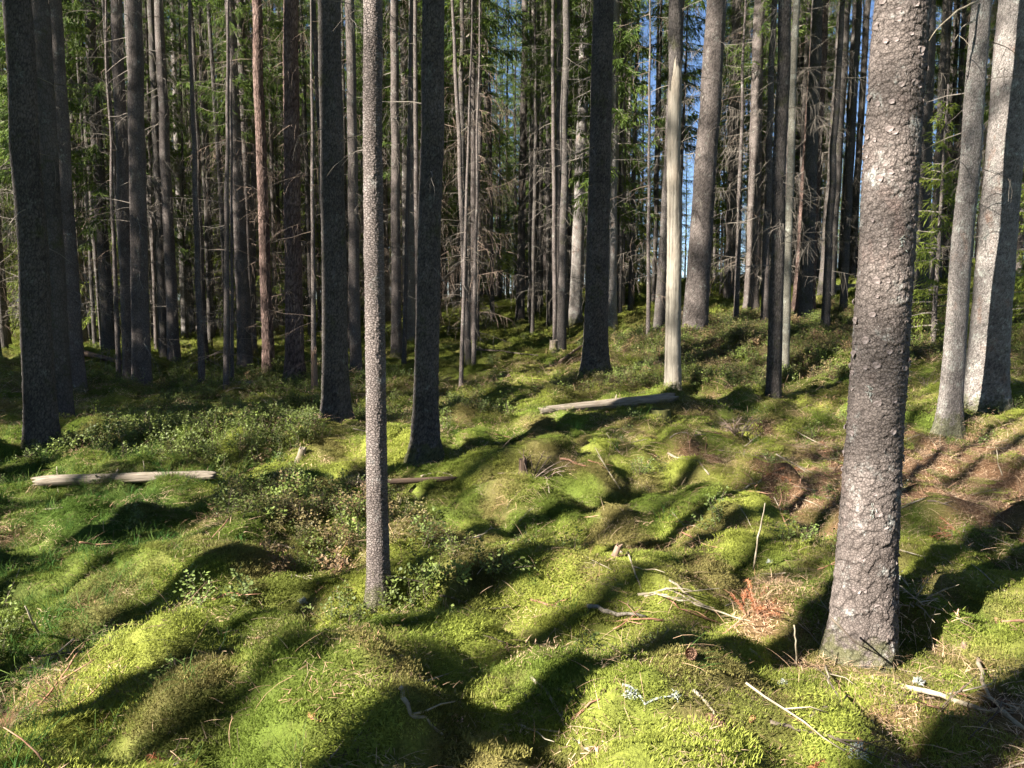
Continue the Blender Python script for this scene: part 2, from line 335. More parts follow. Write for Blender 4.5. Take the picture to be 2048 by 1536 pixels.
# ------------------------------------------------------------------ trees
def trunk_mesh(name, mat, r, height_, lean=(0, 0), seed=1, seg=20, zd=4.0, nz=40, style=None, flare=.5, bow=0.0, amp=.006, cell=.03, zmax_top=None, sink=.3, tonal=.6):
    """a tapered trunk, finely ringed up to zd, with root flare and (style) real bark plates"""
    z = np.concatenate((np.linspace(-sink, zd, nz), zd+(height_-zd)*np.linspace(0, 1, 11)[1:]))
    if zmax_top: z = z[z <= zmax_top]
    th = np.linspace(0, 2*math.pi, seg, endpoint=False); Z, T = np.meshgrid(z, th, indexing='ij')
    rr = r*(1.06-.0*Z)*np.clip(1-np.clip(Z-1.3, -1.3, None)/height_*1.02, .02, 2)**.75
    lob = 1+.55*noise(np.cos(T)*1.6+seed*3.1, np.sin(T)*1.6, seed)+.35*noise(np.cos(T)*3.4+seed, np.sin(T)*3.4, seed+2)
    rr = rr + r*flare*np.exp(-np.clip(Z+.1, 0, None)/(.9*r+.07))*lob + r*.18*np.exp(-np.clip(Z, 0, None)/.6)
    tone = np.ones_like(Z)
    rr = rr*(1+.035*noise(np.cos(T)*1.2+7+seed, np.sin(T)*1.2+Z*.9, seed+4)+.03*noise(np.cos(T)*2.5, Z*2.2+seed, seed+5))
    if style:
        circ = 2*math.pi*r; nc = max(8, int(circ/cell)); s = T/(2*math.pi)*nc
        zz = Z/cell
        wob = noise(s*.9, zz*.9, seed+21)
        if style == 'scale':
            asp = 1.0+1.9*sstep(1.5, .3, Z)                         # longer plates towards the root
            wob2 = noise(s*2.3, zz*2.3, seed+22)
            f1, f2, cid, oy = worley(s+wob*.7+wob2*.25, zz/asp*1.35+wob*.6+wob2*.25, seed+31, nc)
            e = f2-f1; d = sstep(0.0, .10, e)*(.25+.75*cid) - .75*oy*sstep(0, .12, e)
            d = d + .45*noise(s*3, zz*3, seed+41)+.35*noise(s*6, zz*6, seed+42)+.8*noise(s*.35, zz*.2, seed+43)
            deep = (1+.9*sstep(1.0, .1, Z))*(.75+1.0*np.abs(noise(s*.2, zz*.1, seed+45)))
        elif style == 'pimple':
            f1, f2, cid, oy = worley(s+wob*.5, zz*1.9+wob*.6, seed+31, nc); e = f2-f1
            d = sstep(0, .5, e)*(.3+1.1*cid)-.4*oy+.6*noise(s*.5, zz*.3, seed+43)+.5*noise(s*2.3, zz*3.1, seed+44); deep = .55+1.6*np.abs(noise(s*.12, zz*.05, seed+45))
        else:                                                         # pine: long plates
            f1, f2, cid, oy = worley(s+wob*.4, zz*.28+wob*.2, seed+31, nc); e = f2-f1
            d = sstep(0, .35, e)*(.7+.6*cid)+.4*noise(s*3, zz*2, seed+41); deep = 1.0
        fade = 1-sstep(zd-.3, zd, Z)*.9
        rr = rr+amp*(d-.5)*deep*fade
        tone = (1-tonal)+tonal*(.18+.82*sstep(0.02, .20 if style == 'scale' else .3, e))*(.80+.40*cid)
    bx = lean[0]*Z+bow*np.sin(Z*.33+seed)*sstep(0, 2, Z)*Z*.012+.012*noise(Z*.8, Z*0+seed, seed)*np.clip(Z, 0, 3)
    by = lean[1]*Z+.012*noise(Z*.8, Z*0+seed+9, seed)*np.clip(Z, 0, 3)
    V = np.stack((rr*np.cos(T)+bx, rr*np.sin(T)+by, Z), -1).reshape(-1, 3)
    n = seg; m = len(z); i = np.arange(m*n).reshape(m, n); j = np.roll(i, -1, 1)
    f = np.stack((i[:-1], j[:-1], j[1:], i[1:]), -1).reshape(-1, 4)
    me = fast_mesh(name, V, f, mat); a = me.attributes.new('plate', 'FLOAT', 'POINT'); a.data.foreach_set('value', tone.astype(np.float32).ravel()); return me
def branch_path(rs, p0, az, L, el, droop, n=4, curl=0.0):
    pts = [np.array(p0, float)]; a = az
    for k in range(1, n+1):
        a += rs.uniform(-.25, .25); e = el-droop*k/n+curl*max(0, k/n-.5)*2
        st = L/n; pts.append(pts[-1]+st*np.array((math.cos(a)*math.cos(e), math.sin(a)*math.cos(e), math.sin(e))))
    return pts
def dead_branches(rs, radius_at, z0, z1, count, Lr=(.5, 1.5), twigs=8, r0=.007, droop=(.2, .9), axis=(0, 0), mb=None, twl=(.15, .5), hang=.9, azr=None):
    mb = mb or MB()
    for _ in range(count):
        z = rs.uniform(z0, z1); az = rs.uniform(0, 2*math.pi) if azr is None else rs.uniform(*azr); L = rs.uniform(*Lr)
        rad = radius_at(z)*.9; p0 = (axis[0]*z+math.cos(az)*rad, axis[1]*z+math.sin(az)*rad, z)
        path = branch_path(rs, p0, az, L, rs.uniform(-.35, .45), rs.uniform(*droop), 4, rs.uniform(0, .6))
        rb = r0*rs.uniform(.7, 1.4); mb.tube(path, [rb, rb*.8, rb*.6, rb*.45, rb*.25], 3, False)
        for _t in range(rs.poisson(twigs)):
            t = rs.uniform(.2, 1.0)*4; k = min(int(t), 3); p = path[k]+(path[k+1]-path[k])*(t-k)
            a2 = az+rs.choice((-1, 1))*rs.uniform(.4, 1.4); l = rs.uniform(*twl)*(.5+.5*L)
            q = branch_path(rs, p, a2, l, rs.uniform(-1.25, 0)*hang, rs.uniform(.2, 1.0), 2)
            mb.tube(q, [rb*.42, rb*.34, rb*.2], 3, False)
    return mb
def crown_mesh(name, seed, z0, z1, rmax, mat, whorl=.42, per=5, step=.055, blade=(.07, .022), top=.75, bare=.2, droop=.35, skip=.0, lowsparse=0.0):
    rs = R(seed); P = []; D = []; mb = MB(); z = z0
    while z < z1:
        f = (z-z0)/(z1-z0); L0 = rmax*min(1.0, (1-f)**top+.04)
        for b in range(per):
            if rs.rand() < skip or rs.rand() < lowsparse*(1-f*2.2): continue
            az = rs.uniform(0, 2*math.pi); L = L0*rs.uniform(.6, 1.1)
            path = branch_path(rs, (0, 0, z+rs.uniform(-.15, .15)), az, L, .15+.5*f-rs.uniform(0, .2), droop*rs.uniform(.6, 1.6), 4, rs.uniform(.3, .7))
            mb.tube(path, [.012+.006*L, .011, .008, .006, .003], 3, False); path = np.array(path)
            n = max(3, int(L*(1-bare)/step)); t = bare*4+(4-bare*4)*np.linspace(0, .999, n); k = t.astype(int); p = path[k]+(path[k+1]-path[k])*(t-k)[:, None]
            for sgn in (-1, 1):
                l = (.10+.34*np.clip(1.15-t/4, 0, 1)*min(L, 1.3))*rs.uniform(.6, 1.2, n); az2 = az+sgn*rs.uniform(.5, 1.2, n); e = -rs.uniform(.15, 1.15, n)
                d = np.stack((np.cos(az2)*np.cos(e), np.sin(az2)*np.cos(e), np.sin(e)), -1)*l[:, None]
                for q in (.05, .3, .55, .8):
                    P.append(p+d*q); D.append(d/l[:, None]*blade[0]*rs.uniform(.8, 1.7, n)[:, None]+rs.normal(0, .024, (n, 3)))
        z += whorl*rs.uniform(.75, 1.25)
    P = np.concatenate(P); D = np.concatenate(D); W = np.cross(D, R(seed+1).normal(0, 1, D.shape)); W = W/(np.linalg.norm(W, axis=1, keepdims=True)+1e-9)*blade[1]*.5
    m = len(P); V = np.stack((P-W*.7, P+W, P+D+W*.25, P+D-W*.25), 1).reshape(-1, 3); f = np.arange(m*4).reshape(m, 4)
    bv = np.array(mb.v); bf = np.array([q for q in mb.f if len(q) == 4])
    me = fast_mesh(name, np.concatenate((V, bv)), np.concatenate((f, bf+len(V))), mat, smooth=False)
    me.materials.append(M['twig']); mi = np.zeros(len(me.polygons), np.int32); mi[m:] = 1; me.polygons.foreach_set('material_index', mi)
    return me
# shared crowns, for trees 24 m tall
CROWN = [crown_mesh('crown', 500+k, z0, 24, rm, M['spruceleaf'], skip=sk, lowsparse=.35) for k, (z0, rm, sk) in enumerate(((10.5, 1.7, .12), (9.0, 1.5, .15), (11.5, 1.8, .2), (7.0, 1.6, .2)))]
LOWCROWN = [crown_mesh('crown', 520+k, z0, 22, rm, M['spruceleaf'], skip=.10, whorl=.36, lowsparse=.15, blade=(.11, .036), droop=.6, top=1.25) for k, (z0, rm) in enumerate(((5.0, 1.9), (6.5, 2.1), (3.2, 1.8)))]
YOUNG = [crown_mesh('crown', 540+k, .5, 5.2, 1.25, M['youngleaf'], whorl=.28, step=.05, skip=.15) for k in range(2)]
PINECROWN = crown_mesh('crown', 560, 15, 23, 2.2, M['pineleaf'], whorl=.6, per=4, top=.5, skip=.2)
HIGHCROWN = [crown_mesh('crown', 570+k, 13.5, 25, 1.5, M['spruceleaf'], skip=.3, lowsparse=.4) for k in range(2)]

TREES = []
NAMED = [(-4.66, 7.6, 'stout mossy spruce'), (-7.0, 12, 'slender dark spruce'), (-6.3, 13, 'dappled pair'), (-4.9, 15, 'reddish pine'), (-4.2, 14.6, 'furrowed brown pine'), (-2, 8.9, 'split-foot spruce'), (-.7, 4.15, 'slim pimpled spruce'), (-.85, 7.7, 'flared dark spruce'),
         (.4, 24, 'cluster on the rise'), (1.2, 11.3, 'tall dark spruce'), (2.1, 10.2, 'bare dead trunk'), (3.5, 10.2, 'narrow dark spruce'), (7, 18.5, 'glowing red pine'), (1.6, 3.5, 'thick scaly spruce'), (5, 8.8, 'scarred grey spruce'), (6, 9.7, 'massive spruce')]
def tree(name, label, u, v, Y, ut, wpx, mat, kind='spruce', seed=1, hgt=24, seg=20, nz=40, zd=None, style=None, amp=.006, cell=.03, flare=.5, bow=0., dead=None, crown=None, group=None, cscale=1.0, cat='tree', vt=0, top=None, twig='twig', tonal=.6):
    b = at(u, v, Y); b[2] = H(b[0], b[1]); t = at(ut, vt, Y); lean = ((t[0]-b[0])/(t[2]-b[2]), 0.0)
    r = wpx/F*Y/2
    o = thing(name, b, label, cat, group); TREES.append((b[0], b[1], r))
    zd = zd or min(hgt*.8, t[2]-b[2]+.8)
    link('trunk', trunk_mesh('trunk', M[mat], r, hgt, lean, seed, seg, zd, nz, style, flare, bow, amp, cell, zmax_top=top, tonal=tonal), o)
    ra = lambda z: r*max(.05, (1-z/hgt))**.75
    rs = R(seed+900)
    if dead and dead['count'] <= 24:                                    # few enough to pick apart: each branch a part
        d1 = dict(dead, count=1)
        for _ in range(dead['count']): dead_branches(rs, ra, axis=lean, **d1).build('branch', M[twig], o, smooth=False)
    elif dead:
        tag(dead_branches(rs, ra, axis=lean, **dead).build('dead_branches', M[twig], o, smooth=False), kind='stuff')
    if crown is not None:
        c = link('crown', crown, o); s = hgt/24*cscale; w_ = .72 if u < 1300 else 1.45; c.scale = (s*w_, s*w_, hgt/24); c.rotation_euler[2] = rs.uniform(0, 6.28)  # crowns widened on the right to block skylight, narrowed elsewhere to let sun through
        c.rotation_euler[1] = math.atan(lean[0])
    return o, b, r, lean
few = dict(z0=1.8, z1=7, count=9, Lr=(.25, .9), twigs=2.5, r0=.0055)
some = dict(z0=1.2, z1=9, count=46, Lr=(.3, 1.1), twigs=8, r0=.006)
many = dict(z0=.8, z1=10, count=70, Lr=(.25, 1.1), twigs=9, r0=.0055)
SP = 'spruce_tree'
# near and middle trees, each built for itself
T1 = tree(SP, 'thick spruce with flaking scaly bark rising from mossy mound, sunlit at its foot', 1722, 1290, 3.5, 1803, 98, 'sprucehero', seed=11, seg=230, nz=700, zd=4.1, style='scale', amp=.0052, cell=.040, flare=.65,
          dead=dict(z0=4.2, z1=9, count=6, Lr=(.2, .9), twigs=2, r0=.006), crown=HIGHCROWN[0])
T2 = tree(SP, 'slim straight spruce with pimpled grey bark standing alone on the moss', 757, 1182, 4.15, 742, 37, 'spruceslim', seed=12, hgt=17, seg=90, nz=760, zd=4.4, style='pimple', amp=.0035, cell=.012, flare=.85, tonal=.16,
          dead=dict(z0=1.9, z1=8, count=9, Lr=(.12, .5), twigs=1.5, r0=.0035), crown=HIGHCROWN[1], cscale=.8)
TD = tree(SP, 'dark spruce trunk with a sunlit sliver, flared roots, beside the slim spruce', 850, 915, 7.4, 868, 44, 'sprucedark', seed=13, seg=80, nz=420, zd=6.2, style='scale', amp=.006, cell=.035, flare=.95, dead=few, crown=HIGHCROWN[0])
tree(SP, 'dark spruce with pale lit edge and split root foot at edge of the grassy hollow', 673, 877, 8.9, 659, 45, 'sprucedark', seed=14, seg=80, nz=420, zd=7, style='scale', amp=.006, cell=.035, flare=1.2, dead=few, crown=HIGHCROWN[1])
tree(SP, 'stout dark mossy spruce with rough bark rising from bilberry bushes', 86, 908, 7.6, 36, 50, 'sprucedark', seed=15, seg=90, nz=400, zd=6.2, style='pimple', amp=.006, cell=.024, flare=.6, dead=dict(few, count=14), crown=HIGHCROWN[0])
tree(SP, 'black shaded spruce trunk close behind the stout mossy spruce', 128, 880, 9.2, 80, 34, 'sprucedark', seed=16, seg=40, nz=200, flare=.3, dead=few, crown=CROWN[1])
tree(SP, 'slender dark spruce with reddish lit edge behind the stout mossy pair', 152, 788, 12, 106, 32, 'spruce', seed=17, seg=30, nz=120, dead=some, crown=CROWN[2])
tree(SP, 'tall dark spruce standing in hollow with dark widened base, seen past the fallen trunk end', 1190, 744, 11.3, 1207, 42, 'sprucedark', seed=18, seg=72, nz=380, zd=8, style='scale', amp=.007, cell=.04, flare=.75, dead=dict(few, count=22, z0=2.5, z1=8, Lr=(.4, 1.3), azr=(2.2, 4.2)), crown=CROWN[0])
TK = tree(SP, 'smooth grey spruce with scarred bark leaning against its thicker dark neighbour', 1897, 852, 8.8, 1964, 36, 'sprucegrey', seed=19, seg=84, nz=420, zd=6.5, style='pimple', amp=.004, cell=.02, flare=.6, dead=dict(few, count=14), crown=HIGHCROWN[1])
tree(SP, 'massive spruce half sunlit half black beside the scarred grey spruce', 1968, 806, 9.7, 2034, 64, 'sprucegrey', seed=20, seg=100, nz=360, zd=7, style='scale', amp=.006, cell=.035, flare=.5, dead=few, crown=CROWN[0])
tree(SP, 'thick spruce with mottled lit bark in bilberry shade behind the bare dead trunk', 1388, 674, 15, 1434, 42, 'spruce', seed=21, seg=60, nz=260, style='scale', amp=.006, cell=.045, flare=.3, dead=some, crown=CROWN[3])
tree(SP, 'narrow dark spruce beside the pale thin pole on sunny moss edge', 1546, 817, 10.2, 1570, 25, 'sprucedark', seed=22, seg=48, nz=260, style='pimple', amp=.004, cell=.02, flare=.25, dead=dict(some, z0=1.6), crown=CROWN[1])
tree('young_spruce_tree', 'pale thin lichen-grey pole of a young tree behind the narrow dark spruce', 1568, 752, 12, 1592, 15, 'pale', seed=23, seg=20, nz=90, hgt=14, flare=.2, dead=dict(some, count=20, r0=.005), crown=CROWN[2], cscale=.7)
tree('pine_tree', 'reddish pine trunk glowing in sun above the bilberry slope', 1606, 633, 18.5, 1642, 35, 'pine', seed=24, seg=48, nz=240, style='pine', amp=.012, cell=.055, flare=.35, dead=dict(few, z0=4), crown=PINECROWN, twig='browntwig')
tree('pine_tree', 'thick furrowed brown pine with hanging dead twigs over its trunk', 590, 764, 14.6, 580, 31, 'pine', seed=25, seg=48, nz=260, style='pine', amp=.012, cell=.05, flare=.45, dead=dict(many, count=60, z0=1.2), crown=PINECROWN, twig='browntwig')
tree('pine_tree', 'slimmer reddish pine next to the thick furrowed brown pine', 538, 747, 15.5, 512, 20, 'pine', seed=26, seg=36, nz=160, style='pine', amp=.010, cell=.045, flare=.35, dead=dict(many, count=40), crown=PINECROWN, twig='browntwig')
tree(SP, 'lichen-pale spruce trunk between the split-foot spruce and the slim spruce', 712, 757, 14.6, 700, 20, 'spruce', seed=27, seg=32, nz=140, flare=.4, dead=some, crown=CROWN[1])
tree(SP, 'sunlit mottled spruce trunk standing just behind the dark flared spruce', 820, 692, 19.5, 826, 19, 'sprucegrey', seed=28, seg=28, nz=110, flare=.4, dead=dict(some, count=14), crown=CROWN[0])
tree(SP, 'smooth brown spruce trunk between slim spruce and sunlit mottled trunk', 793, 715, 17, 789, 18, 'spruce', seed=29, seg=28, nz=110, dead=some, crown=CROWN[1])
tree(SP, 'spruce with sun-dappled bark, right one of a close pair in the dark hollow', 284, 786, 13, 268, 31, 'spruce', seed=30, seg=36, nz=200, flare=.25, dead=many, crown=HIGHCROWN[0])
tree(SP, 'spruce with sun-dappled bark, thinner one of a close pair in the dark hollow', 261, 772, 13.6, 232, 23, 'spruce', seed=31, seg=32, nz=180, flare=.25, dead=many, crown=HIGHCROWN[1])
tree(SP, 'dappled spruce with bare twigs behind the close pair in the dark hollow', 349, 731, 17, 317, 20, 'spruce', seed=32, seg=28, nz=140, dead=many, crown=CROWN[0])
tree(SP, 'dark slim spruce touching the dappled spruce behind the close pair', 331, 735, 17.6, 301, 15, 'sprucedark', seed=33, seg=24, nz=100, dead=some, crown=CROWN[2])
tree(SP, 'spruce with drooping dead twigs and cast shade bands behind tall dark spruce', 1219, 667, 18.5, 1229, 24, 'sprucegrey', seed=34, seg=32, nz=140, dead=some, crown=LOWCROWN[2])
tree(SP, 'dim spruce trunk half hidden behind the bare dead trunk', 1320, 682, 15.5, 1358, 24, 'sprucedark', seed=35, seg=32, nz=120, dead=some, crown=CROWN[0])
tree(SP, 'near-black spruce trunk right behind the glowing reddish pine', 1652, 602, 20, 1690, 27, 'sprucedark', seed=36, seg=30, nz=110, dead=some, crown=CROWN[1])
tree(SP, 'thin dark spruce on bright ridge behind the glowing reddish pine', 1684, 572, 25, 1712, 15, 'sprucedark', seed=37, seg=20, nz=80, dead=some, crown=HIGHCROWN[1])
tree(SP, 'thinnest dark spruce on bright ridge against blue sky', 1702, 562, 26, 1736, 13, 'sprucedark', seed=38, seg=20, nz=80, dead=dict(some, count=14), crown=HIGHCROWN[0])
tree(SP, 'dark spruce trunk hidden partly behind the thick scaly spruce', 1838, 640, 17, 1858, 28, 'sprucedark', seed=39, seg=30, nz=100, dead=some, crown=CROWN[3])
tree(SP, 'slim dark spruce between thick scaly spruce and scarred grey spruce', 1868, 620, 21, 1896, 17, 'sprucedark', seed=40, seg=24, nz=90, dead=some, crown=CROWN[2])
# bare dead trunk: barkless below, bark kept above the break
o, b, r, lean = tree('dead_tree', 'bare cream-coloured dead trunk with split foot standing beside fallen log', 1345, 792, 10.2, 1354, 27, 'deadwood', seed=41, seg=44, nz=220, zd=4.6, hgt=15, flare=.22, bow=.3, top=5.2, style='pine', amp=.004, cell=.028, dead=dict(few, count=4, z0=3, z1=4.4))
sl = trunk_mesh('bark_sleeve', M['sprucedark'], r*1.08, 15, lean, 41, 60, 9, 110, 'scale', .12, .3, .006, .035, sink=-4.2)
for v_ in sl.vertices:                                      # the bark ends in a torn edge
    a_ = math.atan2(v_.co.y, v_.co.x-lean[0]*v_.co.z); t_ = max(0.0, 1-(v_.co.z-4.2)/.9)
    v_.co.z += t_*(.55*float(noise(math.cos(a_)*1.4+3, math.sin(a_)*1.4, 5))+.25*float(noise(a_*4, 1.5, 6)))
link('bark_sleeve', sl, o)
for k, (u, v, Y, ut, wpx, mt) in enumerate([(1040, 646, 24, 1051, 15, 'spruce'), (1062, 640, 25.5, 1066, 12, 'sprucegrey'), (1078, 640, 26, 1082, 13, 'sprucedark'), (1108, 652, 23.5, 1112, 13, 'pale'), (1121, 652, 23, 1122, 12, 'pine'),
        (1150, 656, 21, 1172, 22, 'sprucegrey'), (1098, 640, 27, 1098, 11, 'sprucedark'), (1137, 655, 24, 1140, 11, 'sprucedark')]):
    tree(SP, ['brown straight', 'thin grey mottled', 'dark thin', 'pale lichened', 'reddish', 'thickest grey', 'thinnest dark', 'slim dark'][k]+' trunk in the tight cluster on the mossy rise', u, v, Y, ut, wpx, mt, seed=60+k, seg=22, nz=80, dead=dict(some, count=20), crown=(CROWN+LOWCROWN)[k % 7], group='trunk cluster on the mossy rise')
for k, (u, v, Y, ut, wpx, hg) in enumerate([(404, 772, 13.5, 378, 11, 9), (452, 792, 12.6, 456, 10, 8), (464, 762, 14, 462, 6, 6), (628, 782, 12.8, 622, 9, 7), (921, 748, 13, 945, 7, 7), (937, 722, 15, 905, 11, 9), (947, 730, 14.5, 960, 7, 7),
        (1296, 700, 14.5, 1300, 7, 7), (1132, 662, 20, 1128, 9, 8), (238, 760, 14, 210, 8, 8), (505, 700, 20, 508, 12, 12), (700, 700, 18, 705, 9, 10), (985, 640, 24, 978, 8, 9), (1472, 640, 17, 1490, 9, 8)]):
    tree('dead_sapling', ('hair-thin' if wpx < 8 else 'thin' if wpx < 10 else 'pole-sized')+' bare dead sapling with '+('brown' if k % 2 else 'grey')+' brittle twigs, growing near the '+['dappled pair', 'fallen pale log end', 'silvery fallen branches', 'broken orange-brown snag', 'flared dark spruce', 'dark branch on the rise', 'other sapling on the rise', 'bare dead trunk', 'cluster on the rise', 'slender dark spruce', 'slimmer reddish pine', 'lichen-pale trunk', 'ridge of the rise', 'mottled thick spruce'][k], u, v, Y, ut, wpx, 'spruce', seed=80+k, seg=12, nz=40, hgt=hg, zd=hg*.7, flare=.15, dead=dict(z0=.6, z1=hg*.9, count=26, Lr=(.2, .9), twigs=4, r0=.005), group='dead saplings', twig='browntwig' if k % 2 else 'twig')

def bg_parts():
    out = []
    for k in range(6):
        mt = ('spruce', 'sprucegrey', 'sprucedark', 'spruce', 'pine', 'sprucedark')[k]
        tm = trunk_mesh('trunk', M[mt], .13, 24, (R(k).uniform(-.01, .01), 0), 200+k, 16, 18, 60, None, .35, .4)
        dm = dead_branches(R(300+k), lambda z: .13*(1-z/24), .8, 10.5, (70, 90, 50, 120, 40, 90)[k], (.4, 1.5), 13, .0062, twl=(.2, .6))
        de = mesh('dead_branches', dm.v, dm.f, M['browntwig' if k in (3, 4) else 'twig'], smooth=False)
        out.append((tm, de, [CROWN[3], LOWCROWN[0], CROWN[1], LOWCROWN[1], PINECROWN, LOWCROWN[2]][k]))
    return out
BG = bg_parts(); rb = R(77); pts = [(t[0], t[1]) for t in TREES]
def bg_tree(x, y, k, s, h, label, group, name='spruce_tree', crown=None):
    tm, de, cr = BG[k]
    o = thing(name, (x, y, H(x, y)), label, 'tree', group); o.rotation_euler[2] = rb.uniform(0, 6.28)
    a = link('trunk', tm, o); a.scale = (s, s, h/24)
    d = tag(link('dead_branches', de, o), kind='stuff'); d.scale = (.9+.1*s, .9+.1*s, h/24)
    c = link('crown', crown or cr, o); c.scale = (h/24*.75, h/24*.75, h/24)
    return o
cnt = 0
def gap(u): return 1272 < u < 1312 or 1354 < u < 1416 or 1688 < u < 1756 or 1840 < u < 1872
def beyond(x, y):
    best = min(NAMED, key=lambda q: abs(q[0]/q[1]-x/y)*30+abs(q[1]-y)*.2); return best[2]
LAB = ['mottled spruce', 'pale low-boughed spruce', 'dark spruce', 'twiggy brown spruce', 'reddish pine', 'dark low-boughed spruce']
for _ in range(6000):
    Y = 16.5+36*rb.rand()**1.5; x = rb.uniform(-.84, .84)*Y; u = 1024+F*x/Y
    if cnt >= 248: break
    if gap(u) or (Y < 50 and any(abs(u-g) < 6+.6/Y*F for g in (1388, 1722))): continue
    if 950 < u < 1060 and Y < 38: continue
    if -24.5 < x*NX+Y*NY < -20.3 and -6 < x*DX+Y*DY < 15 and rb.rand() < .85: continue
    if 1150 < u < 1480 and Y < 22: continue
    if Y > 36 and u > 1230 and rb.rand() < .6: continue
    sep = 1.05+.012*Y
    if any((x-a)**2+(Y-c)**2 < sep*sep for a, c in pts): continue
    pts.append((x, Y)); k = int(rb.choice(6, p=[.22, .20, .18, .15, .07, .18] if u > 950 else [.12, .28, .12, .16, .06, .26]))
    sc_ = rb.uniform(.45, 1.3); bg_tree(x, Y, k, sc_, rb.uniform(17, 27), ('hair-thin ' if sc_ < .7 else 'slim ' if sc_ < .95 else 'middling ' if sc_ < 1.2 else 'thick ')+LAB[k]+(' deep in the wood' if Y > 42 else ' in the stand')+' beyond the '+beyond(x, Y), ('mottled', 'pale', 'dark', 'twiggy', 'pine', 'low-boughed')[k]+' trees of the stand beyond', 'pine_tree' if k == 4 else 'spruce_tree'); cnt += 1
POLE = [trunk_mesh('trunk', M[('sprucedark', 'spruce', 'sprucedark')[q]], .065, 17, (0, 0), 700+q, 10, 12, 40, None, .3, .5) for q in range(3)]
POLET = []
for q in range(2):
    dm = dead_branches(R(760+q), lambda z: .065*(1-z/17), 1.0, 11, 45, (.2, .8), 6, .0045); POLET.append(mesh('dead_branches', dm.v, dm.f, M['twig'], smooth=False))
cnt = 0; rb = R(780)
for _ in range(4000):
    Y = 15+30*rb.rand()**1.1; x = rb.uniform(-.72, .72)*Y; u = 1024+F*x/Y
    if cnt >= 205: break
    if (955 < u < 1050) or (1358 < u < 1410) or (1698 < u < 1748) or (1272 < u < 1300) or (1150 < u < 1480 and Y < 19) or any((x-a)**2+(Y-c)**2 < .6 for a, c in pts): continue
    pts.append((x, Y)); cnt += 1; sc_ = rb.uniform(.6, 1.35); q = int(rb.randint(0, 3)); h_ = rb.uniform(.6, 1.1)
    o = thing('slender_spruce_tree', (x, Y, H(x, Y)), ('wand-thin ' if sc_ < .85 else 'slender ' if sc_ < 1.1 else 'stronger ')+('dark' if q != 1 else 'mottled')+' young pole '+('taller' if h_ > .85 else 'short')+' and straight, rising beyond the '+beyond(x, Y), 'tree', 'slender poles among the trunks'); o.rotation_euler = (rb.normal(0, .012), rb.normal(0, .012), rb.uniform(0, 6.28))
    a = link('trunk', POLE[q], o); a.scale = (sc_, sc_, h_)
    d = tag(link('dead_branches', POLET[cnt % 2], o), kind='stuff'); d.scale = (1, 1, h_)
    c = link('crown', HIGHCROWN[cnt % 2], o); c.scale = (.45, .45, h_*.72)
# young bright spruces behind
for (u, v, Y, s, lab) in [(1868, 650, 13.5, .85, 'young bright green spruce between the thick scaly and scarred grey trunks'), (430, 660, 27, 1.5, 'young yellow-green spruce glowing in sun among left background trunks'),
                          (330, 650, 32, 1.7, 'tall sunny young spruce far back among dappled trunks'), (2060, 660, 14, .8, 'young green spruce behind the massive half-lit spruce'),
                          (505, 690, 24, 1.2, 'young green spruce behind the slimmer reddish pine'), (180, 690, 22, 1.2, 'young dark green spruce behind the slender dark spruce'), (1000, 625, 30, 1.3, 'young spruce standing on the mossy rise behind dead saplings'),
                          (250, 680, 26, 1.6, 'tall young bright spruce filling the gap behind the close dappled pair'), (470, 660, 33, 1.9, 'tall sunlit yellow-green spruce far behind the reddish pines'), (90, 690, 24, 1.5, 'young spruce with green boughs behind the stout mossy spruce'), (760, 650, 32, 1.7, 'tall young spruce far behind the slim pimpled spruce'), (160, 670, 34, 2.7, 'broad bright green spruce deep in the wood beyond the slender dark spruce'), (385, 660, 36, 3.0, 'tallest bright yellow-green spruce deep in the wood beyond the dappled pair'), (445, 665, 30, 2.3, 'bright green spruce deep in the wood between dappled pair and reddish pine'), (60, 675, 30, 2.2, 'bright green spruce deep in the wood beyond the stout mossy spruce'), (560, 655, 36, 2.8, 'bright green spruce deep in the wood between the two reddish pines'), (640, 670, 27, 1.3, 'young spruce between furrowed brown pine and split-foot spruce, far back'), (1265, 640, 25, 1.1, 'young spruce in gap between tall dark spruce and bare dead trunk'), (1440, 625, 24, 1.0, 'young spruce beside the mottled thick spruce')]:
    b = at(u, v, Y); b[2] = H(b[0], b[1]); o = thing('young_spruce_tree', b, lab, 'tree')
    link('trunk', trunk_mesh('trunk', M['spruce'], .04*s, 5.4*s, (0, 0), 400+int(u), 10, 3, 20, None, .2), o)
    c = link('crown', YOUNG[int(u) % 2], o); c.scale = (s, s, s); c.rotation_euler[2] = u
